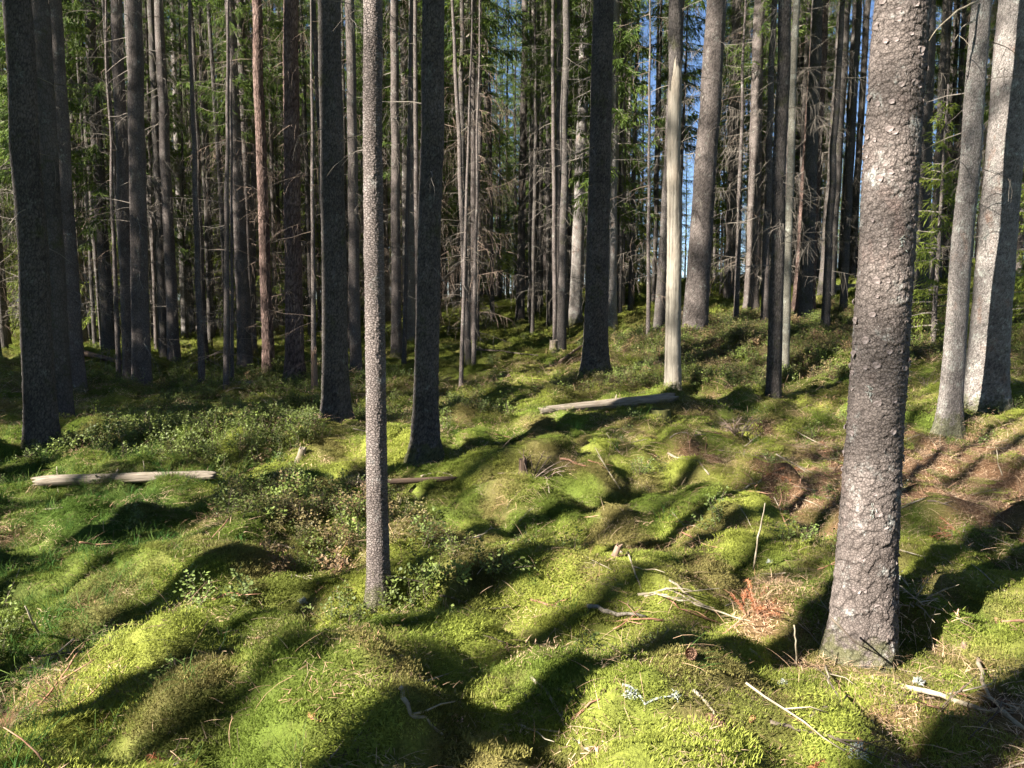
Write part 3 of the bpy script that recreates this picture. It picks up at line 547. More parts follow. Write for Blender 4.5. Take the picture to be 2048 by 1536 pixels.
# unseen trees shading the view: some read from trunk shadows, others added for dapple
OFF = [(-2.13, -4.2, .14), (-3.46, -3.4, .09), (-4.55, -4.6, .09), (-5.2, -6.0, .055), (-2.7, -12.0, .08), (-1.0, -12.6, .08), (-5.2, -13.0, .08), (-7.5, -12.0, .08), (-9.7, -12.5, .08), (-6.30, -6.5, .26), (-8.22, -8.5, .24), (-8.73, -10.5, .20), (-.2, -7, .15), (2.4, -5.5, .16), (-1.15, -16.8, .15), (-3.05, -10, .10), (-4.05, -11, .10), (-5.55, -9.5, .09), (-7.3, -9.5, .07), (-1.25, -8.5, .10), (-.72, -11, .11), (-5.9, -12, .12)]
for k, (nn, ss, r) in enumerate(OFF):
    x = nn*NX+ss*DX; y = nn*NY+ss*DY
    o = thing('spruce_tree', (x, y, H(x, y)), 'unseen tall spruce at the side of the clearing casting its long shadow over the moss', 'tree', 'spruces beside the clearing')
    link('trunk', trunk_mesh('trunk', M['spruce'], r, 26, (0, 0), 600+k, 20, 10, 60, None, .4, .2), o)
    c = link('crown', CROWN[0] if r == .08 else HIGHCROWN[k % 2], o); c.scale = (.8, .8, 1.05); c.rotation_euler[2] = k*1.3
WOOD = []; rb = R(5)  # unseen wood, added to block skylight and darken the left hollow
for lo, hi, s0, s1, cap in ((-20, -10.2, -18, -8, 48), (.8, 26, -26, 9, 52)):
    m = 0
    for _ in range(5000):
        nn = rb.uniform(lo, hi); ss = rb.uniform(s0, s1); x = nn*NX+ss*DX; y = nn*NY+ss*DY
        if y > 0 and abs(x) < .84*y: continue
        if math.hypot(x, y) < 3 or any((x-a)**2+(y-c)**2 < (2.0 if hi < 0 else 6) for a, c in pts): continue
        pts.append((x, y)); m += 1; WOOD.append((x, y, hi < 0))
        if m >= cap: break

# ------------------------------------------------------------------ ground cover (stuff)
def scatter(name, protos, P, Nrm, scl, col, label, cat, rs, tilt=.25, pick=None):
    """one object whose points carry small plants"""
    n = len(P); me = bpy.data.meshes.new(name); me.vertices.add(n); me.vertices.foreach_set('co', P.astype(np.float32).ravel())
    up = Nrm*.6+np.array((0, 0, .4))+rs.normal(0, tilt*.4, (n, 3)); up /= np.linalg.norm(up, axis=1, keepdims=True)
    rx = -np.arcsin(np.clip(up[:, 1], -1, 1)); ry = np.arctan2(up[:, 0], up[:, 2]); rz = rs.uniform(0, 6.283, n)
    # euler XYZ applied to a plant spun about z first: spin kept apart in its own attribute
    a = me.attributes.new('tilt', 'FLOAT_VECTOR', 'POINT'); a.data.foreach_set('vector', np.stack((rx, ry, np.zeros(n)), -1).astype(np.float32).ravel())
    a = me.attributes.new('spin', 'FLOAT', 'POINT'); a.data.foreach_set('value', rz.astype(np.float32))
    a = me.attributes.new('scl', 'FLOAT', 'POINT'); a.data.foreach_set('value', scl.astype(np.float32))
    a = me.attributes.new('pick', 'INT', 'POINT'); a.data.foreach_set('value', (rs.randint(0, len(protos), n) if pick is None else pick).astype(np.int32))
    a = me.attributes.new('col', 'FLOAT_COLOR', 'POINT'); a.data.foreach_set('color', np.concatenate((col, np.ones((n, 1))), 1).astype(np.float32).ravel())
    o = tag(link(name, me), label, cat, kind='stuff')
    g = bpy.data.node_groups.new(name, 'GeometryNodeTree')
    g.interface.new_socket('Geometry', in_out='INPUT', socket_type='NodeSocketGeometry'); g.interface.new_socket('Geometry', in_out='OUTPUT', socket_type='NodeSocketGeometry')
    gi = g.nodes.new('NodeGroupInput'); go = g.nodes.new('NodeGroupOutput'); j = g.nodes.new('GeometryNodeJoinGeometry')
    for pr in reversed(protos):
        oi = g.nodes.new('GeometryNodeObjectInfo'); oi.inputs['Object'].default_value = pr; oi.inputs['As Instance'].default_value = True
        g.links.new(oi.outputs['Geometry'], j.inputs[0])
    ip = g.nodes.new('GeometryNodeInstanceOnPoints'); ip.inputs['Pick Instance'].default_value = True
    def attr(nm, t):
        x = g.nodes.new('GeometryNodeInputNamedAttribute'); x.data_type = t; x.inputs['Name'].default_value = nm; return x.outputs['Attribute']
    e1 = g.nodes.new('FunctionNodeEulerToRotation'); g.links.new(attr('tilt', 'FLOAT_VECTOR'), e1.inputs[0])
    e2 = g.nodes.new('FunctionNodeEulerToRotation'); cx = g.nodes.new('ShaderNodeCombineXYZ'); g.links.new(attr('spin', 'FLOAT'), cx.inputs[2]); g.links.new(cx.outputs[0], e2.inputs[0])
    rr = g.nodes.new('FunctionNodeRotateRotation'); rr.rotation_space = 'LOCAL'; g.links.new(e1.outputs[0], rr.inputs[0]); g.links.new(e2.outputs[0], rr.inputs[1])
    g.links.new(gi.outputs[0], ip.inputs['Points']); g.links.new(j.outputs[0], ip.inputs['Instance']); g.links.new(attr('pick', 'INT'), ip.inputs['Instance Index'])
    g.links.new(rr.outputs[0], ip.inputs['Rotation']); g.links.new(attr('scl', 'FLOAT'), ip.inputs['Scale']); g.links.new(ip.outputs[0], go.inputs[0])
    md = o.modifiers.new('plants', 'NODES'); md.node_group = g
    return o
def blades(seed, n, rad, h, wdt, bend, mat, name, segs=2, lay=0.0):
    rs = R(seed); V = []; Fc = []
    for _ in range(n):
        a = rs.uniform(0, 6.283); q = rad*math.sqrt(rs.rand()); p = np.array((q*math.cos(a), q*math.sin(a), -.006 if lay == 0 else rs.uniform(.004, .02)))
        az = rs.uniform(0, 6.283); out = np.array((math.cos(az), math.sin(az), 0)); side = np.array((-out[1], out[0], 0)); L = h*rs.uniform(.55, 1.25)
        el = rs.uniform(.9, 1.5) if lay == 0 else rs.uniform(-.05, .45) if lay == 1 else rs.uniform(.25, .9); bn = bend*rs.uniform(.4, 1.4); b = len(V); wv = side*wdt*rs.uniform(.6, 1.2)/2
        for k in range(segs):
            V += [p-wv*(1-.5*k/segs), p+wv*(1-.5*k/segs)]
            e = el-bn*k/segs; p = p+L/segs*(out*math.cos(e)+np.array((0, 0, math.sin(e))))
        V.append(p)
        for k in range(segs-1): Fc.append((b+2*k, b+2*k+1, b+2*k+3, b+2*k+2))
        Fc.append((b+2*segs-2, b+2*segs-1, b+2*segs))
    return mesh(name, V, Fc, mat, smooth=False)
def sprig_mesh(seed, mat, h=.2, stems=7, leaves=26, leaf=.022):
    rs = R(seed); V = []; Fc = []; mi = []; mb = MB()
    for _ in range(stems):
        az = rs.uniform(0, 6.283); p0 = np.array((rs.normal(0, .03), rs.normal(0, .03), -.02)); L = h*rs.uniform(.6, 1.15)
        path = branch_path(rs, p0, az, L, rs.uniform(.9, 1.45), rs.uniform(-.1, .5), 3); mb.tube(path, [.0022, .0019, .0015, .0009], 3, False)
        for q in range(leaves):
            t = rs.uniform(.6, 2.999); k = int(t); p = path[k]+(path[k+1]-path[k])*(t-k)
            a = rs.uniform(0, 6.283); tw = np.array((math.cos(a), math.sin(a), rs.uniform(-.1, .8))); tw /= np.linalg.norm(tw); p = p+tw*rs.uniform(.004, .035)
            l = leaf*rs.uniform(.6, 1.25); s = np.cross(tw, rs.normal(0, .5, 3)+np.array((0, 0, 1))); s /= np.linalg.norm(s)+1e-9; b = len(V)
            V += [p, p+tw*l*.45+s*l*.32, p+tw*l, p+tw*l*.45-s*l*.32]; Fc.append((b, b+1, b+2, b+3))
    nb = len(V); V += mb.v; nf = len(Fc); Fc += [tuple(i+nb for i in f) for f in mb.f]
    me = mesh('sprig', V, Fc, mat, smooth=False); me.materials.append(M['darkstick'])
    me.polygons.foreach_set('material_index', np.array([0]*nf+[1]*(len(Fc)-nf), np.int32)); return me
def proto(name, me, x, y, label, cat, s=1.0, col=(.1, .13, .02)):
    o = link(name, me, None, (x, y, H(x, y))); o.scale = (s, s, s); o['col'] = col; return tag(o, label, cat, kind='stuff')
mossP = [proto('moss', blades(40+k, 460, .11, h, wd, bd, M['moss'], 'moss'), .3+.2*k, 4.9, 'cushion of short moss shoots on a hummock', 'moss') for k, (h, wd, bd) in enumerate(((.015, .0036, .8), (.021, .0031, 1.0), (.012, .0040, .6)))]
mossP += [proto('feather_moss', blades(46+k, 380, .11, h, wd, .5, M['moss'], 'feather_moss', 3, lay=2), .2+.2*k, 5.1, 'patch of flat feathery moss on a hummock', 'moss') for k, (h, wd) in enumerate(((.022, .0034), (.018, .0042)))]
grassP = [proto('grass', blades(50+k, 26, .05, h, .0032, 1.3, M['moss'], 'grass', 4), -3.1+.3*k, 4.3, 'tuft of fine grass in the hollow', 'grass', col=(.07, .15, .03)) for k, h in enumerate((.10, .16))]
litP = [proto('needle_litter', blades(60+k, 40, .09, .028, .0018, .3, M['litter'], 'needle_litter', 2, lay=1), 3.6+.3*k, 6.2, 'brown fallen needles on the floor', 'litter', col=(.3, .17, .1)) for k in range(2)] + [proto('dead_straw', blades(66, 12, .12, .13, .0017, 1.1, M['litter'], 'dead_straw', 4, lay=1), 2.9, 5.6, 'pale dead straw lying on the floor', 'straw', col=(.4, .33, .2))]
berP = [proto('bilberry', sprig_mesh(70+k, M['berry'], h), -3.0+.4*k, 7.2, 'low bilberry plants on the floor', 'bilberry', col=(.09, .13, .03)) for k, h in enumerate((.17, .22, .27))]
def fan(rs, n, y0, y1, hw=.86):
    y = np.sqrt(rs.uniform(y0*y0, y1*y1, n)); x = rs.uniform(-hw, hw, n)*y; return x, y
def clear(x, y):
    k = np.ones(len(x), bool)
    for (a, b, r) in TREES: k &= (x-a)**2+(y-b)**2 > (r*1.15)**2
    return k
rs = R(900); X = []; Y_ = []; SC = []
for n, y0, y1, s in ((15000, 1.5, 8.5, 1.0), (10000, 8.5, 17, 1.8), (7000, 17, 36, 3.4)):
    x, y = fan(rs, n, y0, y1); L = litter_amount(x, y); k = (rs.rand(n) > L*.85) & clear(x, y)
    X.append(x[k]); Y_.append(y[k]); SC.append(np.full(k.sum(), s)*rs.uniform(.6, 1.12, k.sum()))
for (tx, ty, tr) in TREES:
    if ty < 20:
        n = int(30+120*tr); a = rs.uniform(0, 6.283, n); q = tr*rs.uniform(1.05, 1.9, n)+.02; X.append(tx+q*np.cos(a)); Y_.append(ty+q*np.sin(a)); SC.append(rs.uniform(.5, 1.0, n)*(1+.6*(ty > 8)))
x = np.concatenate(X); y = np.concatenate(Y_); sc = np.concatenate(SC)
col = moss_color(x, y)*rs.uniform(.8, 1.25, (len(x), 1))
pick = np.where(fbm(x*1.4+3, y*1.4, 611, 3)+rs.normal(0, .12, len(x)) > .18, rs.randint(3, 5, len(x)), rs.randint(0, 3, len(x)))
scatter('moss', mossP, np.stack((x, y, height(x, y)), -1), gnormal(x, y), sc, col, 'green and yellow moss carpet covering the hummocks', 'moss', rs, .25, pick)
# needle litter
x, y = fan(rs, 40000, 1.5, 14); L = litter_amount(x, y); k = (rs.rand(len(x)) < L*.9+.19); x = x[k]; y = y[k]; n = len(x)
col = (np.array((.30, .17, .10))[None]*(1-rs.rand(n, 1))+np.array((.38, .29, .19))[None]*rs.rand(n, 1))*rs.uniform(.7, 1.3, (n, 1))
scatter('needle_litter', litP, np.stack((x, y, height(x, y)+.008), -1), gnormal(x, y), rs.uniform(.8, 1.6, n)*(1+sstep(6, 14, y)), col, 'brown needles and straw strewn over the floor', 'litter', rs)
# grass in the hollow on the left, thin elsewhere
x, y = fan(rs, 26000, 1.6, 12); g = sstep(-1.5, -2.9, x+.25*(y-4.5))*(1-sstep(6.5, 8.5, y))*.8+.10*sstep(.0, .4, fbm(x*1.3, y*1.3, 411, 3)); k = (rs.rand(len(x)) < g*.5) & clear(x, y); x = x[k]; y = y[k]; n = len(x)
col = np.array((.062, .135, .028))[None]*rs.uniform(.7, 1.5, (n, 1))*np.concatenate((rs.uniform(.9, 1.5, (n, 1)), np.ones((n, 2))), 1)
scatter('grass', grassP, np.stack((x, y, height(x, y)), -1), gnormal(x, y), rs.uniform(.6, 1.2, n), col, 'fine green grass growing through the moss', 'grass', rs, .5)
# bilberry thickets
ZON = [(-3.4, 7.7, 1.5, .75, .95, 0), (-3.5, 9.6, 1.9, 1.4, .9, 0), (-1.45, 5.5, .8, .48, 1.4, 1), (-1.95, 5.9, .35, .3, 1.3, 0), (-1.15, 4.75, .5, .35, .45, 1), (-2.6, 10.4, 1.3, .8, .8, 0), (-.7, 10.2, .8, .9, .7, 0), (4.3, 13.2, 1.9, 1.8, 1.0, 1), (3.0, 14.2, 1.2, 1.6, 1.0, 1), (8.3, 14.5, 3.0, 2.6, 1.0, 1),
       (2.6, 10.9, 1.3, .5, .7, 0), (1.1, 10.8, .9, .5, .8, 1), (-.3, 4.15, .3, .2, .5, 0), (-.75, 4.0, .25, .2, .6, 0), (-5, 14, 3, 2, .4, 0), (10.5, 12, 2, 2, .9, 0), (-2.9, 3.9, .35, .5, .4, 0), (6.0, 17, 3, 2, .8, 1)]
X = []; Y_ = []; CC = []
for (cx, cy, rx, ry, dn, t) in ZON:
    n = int(3.14*rx*ry*dn*150); a = rs.uniform(0, 6.283, n); q = np.sqrt(rs.rand(n)); x = cx+rx*q*np.cos(a); y = cy+ry*q*np.sin(a)
    k = (rs.rand(n) < 1.05-q*.7) & clear(x, y); x = x[k]; y = y[k]; m = len(x); X.append(x); Y_.append(y)
    c0 = np.array((.15, .19, .040)); c1 = np.array((.25, .16, .085)); f = (rs.rand(m, 1) < (.08, .45)[t])*rs.uniform(.4, 1, (m, 1)); CC.append((c0*(1-f)+c1*f)*rs.uniform(.7, 1.35, (m, 1)))
x, y = fan(rs, 1500, 2.2, 24); k = (fbm(x*.8, y*.8, 431, 2) > .12) & clear(x, y); x = x[k]; y = y[k]; X.append(x); Y_.append(y); CC.append(np.array((.16, .21, .055))[None]*rs.uniform(.7, 1.3, (len(x), 1)))
x = np.concatenate(X); y = np.concatenate(Y_); col = np.concatenate(CC); n = len(x)
scatter('bilberry', berP, np.stack((x, y, height(x, y)), -1), gnormal(x, y), rs.uniform(.6, 1.15, n)*(1+.25*sstep(9, 16, y)), col, 'low bilberry thicket covering the floor between trunks', 'bilberry', rs, .4)

# ------------------------------------------------------------------ fallen wood
def along(p, q, n, r, sag=True):
    t = np.linspace(0, 1, n); P = p[None]*(1-t)[:, None]+q[None]*t[:, None]
    g = height(P[:, 0], P[:, 1])+r*.7; P[:, 2] = np.maximum(P[:, 2], g) if sag else P[:, 2]
    return P
def stick(pix, r, mat, label, group=None, name='stick', jit=.012, forks=0, seed=0, n=5):
    rs = R(1000+seed); G = []
    for q in pix: G.append(at(*q) if len(q) == 3 else gp(q[0], q[1], r*.6))
    P = [G[0]]
    for a, b in zip(G[:-1], G[1:]):
        air = any(len(q) == 3 for q in pix); seg = along(a, b, n, r, not air)
        P += list(seg[1:])
    P = np.array(P); P[1:-1] += rs.normal(0, min(jit, r*.8)*(.4 if any(len(q) == 3 for q in pix) else 1), (len(P)-2, 3))*np.array((1, 1, .35)); o0 = P[0].copy(); m = len(P)
    o = thing(name, o0, label, 'stick', group); rad = r*np.linspace(1.1, .55, m)*rs.uniform(.85, 1.15, m)
    mb = MB(); mb.tube(P-o0, rad, 6); mb.build('shaft', M[mat], o)
    for k in range(forks):
        i = rs.randint(1, m-1); d = P[min(i+1, m-1)]-P[i-1]; d /= np.linalg.norm(d)+1e-9; a = math.atan2(d[1], d[0])+rs.choice((-1, 1))*rs.uniform(.4, 1.0); L = rs.uniform(.08, .28)
        q = [P[i]-o0]
        for j in range(3): a += rs.uniform(-.2, .2); q.append(q[-1]+L/3*np.array((math.cos(a), math.sin(a), rs.uniform(-.05, .35))))
        f = MB(); f.tube(q, [r*.6, r*.5, r*.38, r*.2], 5); f.build('side_twig', M[mat], o)
    return o
K = 0
for pix, r, mt, lab, fk in [
    ([(1336, 910), (1418, 953)], .013, 'stick', 'straight pale stick lying across the mossy hummock below the pile of dead twigs', 0),
    ([(1584, 862), (1668, 906)], .008, 'stick', 'long thin straight stick pointing at the thick scaly spruce', 0),
    ([(1522, 897), (1588, 889)], .009, 'redstick', 'short reddish stick lying level on shaded moss', 0),
    ([(1450, 990), (1480, 982), (1522, 965)], .011, 'stick', 'bent pale stick resting on the mound edge', 0),
    ([(1507, 1142), (1516, 1075, 4.62), (1530, 1006, 4.6)], .006, 'stick', 'thin stick standing upright out of the moss', 0),
    ([(1238, 1100), (1265, 1135), (1282, 1180)], .007, 'stick', 'curved grey twig hanging over the shaded hollow edge', 1),
    ([(1174, 1219), (1215, 1228), (1292, 1238)], .015, 'deadwood', 'thick bleached stick half buried on bright moss', 0),
    ([(1275, 1192), (1390, 1210), (1500, 1246)], .007, 'stick', 'longest dry branch in the tangle beside red needle spray', 3),
    ([(1338, 1168), (1400, 1215), (1462, 1250)], .006, 'stick', 'dry branch crossing the tangle steeply', 2),
    ([(1288, 1196), (1345, 1203), (1405, 1215)], .006, 'stick', 'dry branch on the upper side of the tangle', 2),
    ([(1310, 1185), (1360, 1225), (1445, 1252)], .005, 'redstick', 'reddish bark-peeled branch at the foot of the tangle', 2),
    ([(1800, 1375), (1905, 1405), (2046, 1466)], .014, 'stick', 'long yellowish stick in needle litter below the thick scaly spruce', 0),
    ([(1498, 1300), (1560, 1350), (1620, 1440)], .006, 'stick', 'long arched bare twig leaning over dark moss', 1),
    ([(1620, 1440), (1655, 1418), (1695, 1392)], .007, 'darkstick', 'dark forked twig joining the long arched twig', 1),
    ([(1540, 1452), (1590, 1465), (1660, 1475)], .007, 'darkstick', 'dark twig lying flat under the forked twig', 2),
    ([(1958, 1318), (1968, 1385), (2018, 1434)], .009, 'stick', 'hooked grey stick in the litter beside the long yellowish stick', 0),
    ([(1594, 1338), (1592, 1290, 3.22), (1588, 1250, 3.2)], .005, 'stick', 'short twig standing upright near the scaly spruce foot', 0),
    ([(1662, 1236, 3.22), (1710, 1285, 3.1), (1790, 1330)], .004, 'darkstick', 'thin dark twig leaning against the foot of the scaly spruce', 0),
    ([(800, 1378), (820, 1432), (885, 1474)], .008, 'stick', 'curved pale stick beside the pink leaf', 1),
    ([(690, 1524), (752, 1412), (930, 1334)], .004, 'stick', 'long bowed straw-thin stem over dark moss', 0),
    ([(1062, 1358), (1118, 1430), (1135, 1476), (1180, 1506)], .006, 'stick', 'winding twig in the deep trunk shadow', 2),
    ([(998, 1452), (1060, 1466), (1122, 1470)], .005, 'stick', 'thin twig lying across the deep trunk shadow', 1),
    ([(1140, 1446), (1200, 1402)], .005, 'redstick', 'reddish twig at the shadow edge on moss', 0),
    ([(1385, 1382), (1420, 1420), (1445, 1452)], .006, 'stick', 'thin twig ending at the big dark cone', 0),
    ([(80, 1278), (66, 1245, 3.75), (50, 1212, 3.7)], .006, 'stick', 'pale twig poking up out of the dark grass', 0),
    ([(395, 1218), (432, 1180), (440, 1180)], .005, 'stick', 'thin twig at the foot of the mossy mound', 0),
    ([(424, 1204), (460, 1191), (505, 1196)], .006, 'redstick', 'bent brown twig on the bright moss slope', 1),
    ([(540, 1120), (570, 1145), (640, 1172)], .005, 'stick', 'thin branch with side twigs beside the bilberries and slim spruce', 4),
    ([(640, 1112), (690, 1122), (725, 1140)], .005, 'stick', 'arched twig reaching the foot of the slim spruce', 2),
    ([(842, 955), (872, 948), (905, 955)], .007, 'stick', 'pale stick behind the slim spruce on sunny moss', 1),
    ([(1120, 924), (1160, 934), (1196, 941)], .009, 'redstick', 'brown stick with orange end beside the rotten stump', 1),
    ([(986, 925), (1005, 895, 7.1), (1030, 868, 7.1)], .006, 'darkstick', 'dark twig slanting up by the rotten stump', 0),
    ([(452, 786), (512, 790), (560, 832)], .012, 'stick', 'bare silvery branch fallen across dark ground before the pines', 3),
    ([(505, 758), (530, 788), (566, 815)], .010, 'stick', 'bare silvery branch lying over the other before the pines', 2),
    ([(455, 820), (500, 818), (545, 835)], .009, 'stick', 'lowest bare silvery branch before the pines', 1),
    ([(948, 703), (1010, 706), (1076, 714)], .022, 'darkstick', 'dark dead branch lying on the sunny mossy rise', 3),
    ([(905, 1085), (960, 1075), (1005, 1058)], .006, 'stick', 'dry grey twig on moss behind the shaded hummock', 2),
    ([(1855, 1005), (1885, 1010), (1915, 1026)], .007, 'darkstick', 'dark curved twig in the litter right of the scaly spruce', 1),
    ([(1990, 1246), (2020, 1256), (2060, 1270)], .013, 'redstick', 'thick reddish broken branch in sunny litter', 3),
    ([(1795, 1020), (1835, 1005), (1850, 1000)], .007, 'stick', 'pale twig beside the shaded side of the scaly spruce', 1),
    ([(1800, 1105), (1850, 1118), (1905, 1132)], .006, 'stick', 'thin dry twig in sunny litter behind the twig heap', 1),
    ([(600, 1150), (640, 1165), (690, 1150)], .004, 'stick', 'bowed straw stem on sunny moss near the slim spruce', 0),
    ([(1060, 1200), (1100, 1215), (1140, 1200)], .006, 'redstick', 'arched peeled twig in the dark hollow', 1),
    ([(880, 1200), (950, 1222), (1040, 1215)], .006, 'darkstick', 'dark branch bowed along the shaded hollow bottom', 0),
    ([(1340, 880), (1380, 872), (1420, 868)], .007, 'stick', 'pale twig behind hummock near the mossy lump', 0),
    ([(870, 1245), (900, 1290), (925, 1330)], .007, 'stick', 'grey root-like twig on dark moss flank', 2)]:
    stick(pix, r, mt, lab, forks=fk, seed=K); K += 1
def radial_twigs(name, u, v, n, L, r, mat, label, cat, el=(.1, 1.3), seed=0, needles=0, sub=2, azr=(0, 6.283)):
    rs = R(2000+seed); b = gp(u, v); o = thing(name, b, label, cat)
    for _ in range(n):
        az = rs.uniform(*azr); mb = MB(); p = branch_path(rs, (rs.normal(0, L*.12), rs.normal(0, L*.12), -.01), az, L*rs.uniform(.5, 1.1), rs.uniform(*el), rs.uniform(.1, .9), 4); mb.tube(p, [r, r*.85, r*.7, r*.5, r*.3], 4)
        for _s in range(rs.poisson(sub)):
            i = rs.randint(1, 4); q = branch_path(rs, p[i], az+rs.choice((-1, 1))*rs.uniform(.3, .9), L*rs.uniform(.15, .4), rs.uniform(-.2, .8), .2, 2); mb.tube(q, [r*.55, r*.4, r*.2], 3)
        t = mb.build('twig', M[mat], o)
        if needles:
            V = []; Fc = []
            for _q in range(needles):
                f = rs.uniform(.8, 3.99); i = int(f); c = p[i]+(p[i+1]-p[i])*(f-i); d = rs.normal(0, 1, 3)+np.array((math.cos(az), math.sin(az), .2))*1.0; d = d/np.linalg.norm(d)*rs.uniform(.015, .03); w_ = np.cross(d, rs.normal(0, 1, 3)); w_ = w_/np.linalg.norm(w_)*.0014
                k = len(V); V += [c-w_, c+w_, c+d]; Fc.append((k, k+1, k+2))
            tag(link('needles', mesh('needles', V, Fc, M['redneedle'], smooth=False), t), kind='stuff')
    return o
radial_twigs('dead_spruce_spray', 1510, 1228, 12, .22, .0035, 'redstick', 'rust-red dead needle spray glowing at the end of the dry branch tangle', 'dead twig', (.2, 1.2), 1, 130)
radial_twigs('dead_spruce_spray', 1600, 942, 9, .26, .0035, 'redstick', 'pinkish dead needle spray near the scaly spruce in the sun', 'dead twig', (0, .7), 2, 90)
radial_twigs('dead_spruce_spray', 1540, 945, 7, .20, .0035, 'redstick', 'faded dead needle spray beside the pinkish spray', 'dead twig', (0, .6), 3, 70)
radial_twigs('dead_spruce_spray', 1652, 893, 6, .12, .003, 'redstick', 'tiny red needle spray at the tip of the long thin stick', 'dead twig', (.1, 1), 4, 70)
radial_twigs('dead_spruce_spray', 1632, 1524, 8, .11, .003, 'redstick', 'rust-red needle spray near the lichen cushion on dark moss', 'dead twig', (.1, 1), 5, 80)
radial_twigs('dead_spruce_spray', 1920, 1065, 10, .24, .0035, 'redstick', 'brown dead spray flattened in the sunny litter', 'dead twig', (0, .5), 6, 80)
radial_twigs('dead_spruce_spray', 345, 1530, 6, .10, .003, 'redstick', 'small red dead spray on the moss beside dark shadow', 'dead twig', (.1, 1), 7, 70)
radial_twigs('twig_heap', 1470, 868, 16, .34, .007, 'browntwig', 'upright heap of pinkish dead twigs on moss before the narrow dark spruce', 'twigs', (.4, 1.5), 8, 0, 4)
radial_twigs('twig_heap', 1832, 1205, 14, .26, .005, 'stick', 'pale tangled twig heap in litter beside the scaly spruce', 'twigs', (.1, 1.1), 9, 0, 3)
radial_twigs('twig_heap', 1070, 955, 12, .30, .006, 'browntwig', 'brown twigs sprouting from the dark root hole', 'twigs', (.2, 1.4), 10, 0, 2)
radial_twigs('twig_heap', 1350, 650, 14, .7, .010, 'browntwig', 'brushy dead boughs under the trees on the mossy rise', 'twigs', (.2, 1.3), 11, 0, 5)
radial_twigs('twig_heap', 1850, 775, 12, .22, .005, 'browntwig', 'small withered tuft before the scarred grey spruce', 'twigs', (.8, 1.5), 12, 0, 1)
def log_mesh(p, q, r0, r1, seed, mat, name='shaft', seg=28, n=60, ragged=.25, crack=.006):
    d = q-p; L = np.linalg.norm(d); t = np.linspace(0, 1, n); th = np.linspace(0, 2*math.pi, seg, endpoint=False); T, A = np.meshgrid(t, th, indexing='ij')
    rr = (r0+(r1-r0)*T)*(1+.10*noise(np.cos(A)*1.3+seed, T*L*2.5+np.sin(A), seed)+.05*noise(np.cos(A)*4, T*L*1.3+seed, seed+2))
    rr = rr-crack*sstep(.25, .5, noise(A*4.5, T*L*.9+seed, seed+3)*1.6)
    end = np.minimum(T, 1-T)*L; rr = rr*(.82+.18*sstep(0, .1, end))
    edge = 1-sstep(0, .3, end); tip = .06*noise(np.cos(A)*1.7+seed, np.sin(A)*1.7, seed+6)+.05*rnd(np.round(A*4), A*0, seed)
    X = np.stack((rr*np.cos(A), rr*np.sin(A), T*L+np.where(T < .5, -1, 1)*tip*edge), -1).reshape(-1, 3)
    i = np.arange(n*seg).reshape(n, seg); j = np.roll(i, -1, 1); f = np.stack((i[:-1], j[:-1], j[1:], i[1:]), -1).reshape(-1, 4)
    V = np.concatenate((X, [[0, 0, 0], [0, 0, L]])); Fc = f.tolist()+[(len(X), int(i[0, (k+1) % seg]), int(i[0, k])) for k in range(seg)]+[(len(X)+1, int(i[-1, k]), int(i[-1, (k+1) % seg])) for k in range(seg)]
    return mesh(name, V, Fc, M[mat]), Vector(d).to_track_quat('Z', 'Y')
def log(p, q, r0, r1, seed, mat, label, sink=.35, stubs=2, **kw):
    p = np.array(p); q = np.array(q); t_ = np.linspace(0, 1, 30); bump_ = .75*max(0.0, float((height(p[0]+(q[0]-p[0])*t_, p[1]+(q[1]-p[1])*t_)-(p[2]+(q[2]-p[2])*t_)).max()))*.85
    p[2] += r0*(1-2*sink)+bump_; q[2] += r1*(1-2*sink)+bump_
    o = thing('fallen_log', p, label, 'log'); me, rot = log_mesh(p, q, r0, r1, seed, mat, **kw)
    sh = link('shaft', me, o); sh.rotation_mode = 'QUATERNION'; sh.rotation_quaternion = rot
    rs = R(seed)
    for _ in range(stubs):
        t = rs.uniform(.1, .9); c = (q-p)*t; a = rs.uniform(.3, 2.8); d = np.array((.2, -math.cos(a), math.sin(a))); mb = MB(); r = r0+(r1-r0)*t
        mb.tube([c+d*r*.7, c+d*(r+.03), c+d*(r+rs.uniform(.04, .1))], [.010, .008, .005], 5); mb.build('branch_stub', M['stick'], o)
    return o
log(gp(80, 985), gp(425, 974), .050, .042, 1, 'log', 'bare weathered grey log lying in the grass before the stout mossy spruce', sink=.32)
log(gp(548, 985), gp(905, 963), .034, .022, 2, 'darkwood', 'thin decaying reddish log sunk in moss behind the slim spruce', sink=.4)
log(gp(1085, 829), gp(1345, 803), .050, .068, 3, 'log', 'thick sun-bleached log with reddish rot lying by the bare dead trunk', sink=.38, stubs=1, crack=.012)
log(gp(300, 781), gp(452, 776), .035, .040, 4, 'darkwood' if 'darkwood' in M else 'log', 'long dim log in the shade under the dappled pair', sink=.2)
log(gp(455, 776), gp(566, 768), .050, .045, 5, 'log', 'pale log end lying before the pines', sink=.2)
log(gp(160, 714), gp(246, 732), .06, .045, 6, 'darkwood', 'dark log slanting in the hollow behind slender dark spruce', sink=.1)
log(gp(1655, 587), gp(1712, 583), .10, .09, 7, 'log', 'grey log on the ridge behind the glowing reddish pine', sink=.2)
log(gp(1120, 735), gp(1165, 700), .03, .02, 8, 'rotten', 'thin dark log slanting beside the tall dark spruce', sink=.2)
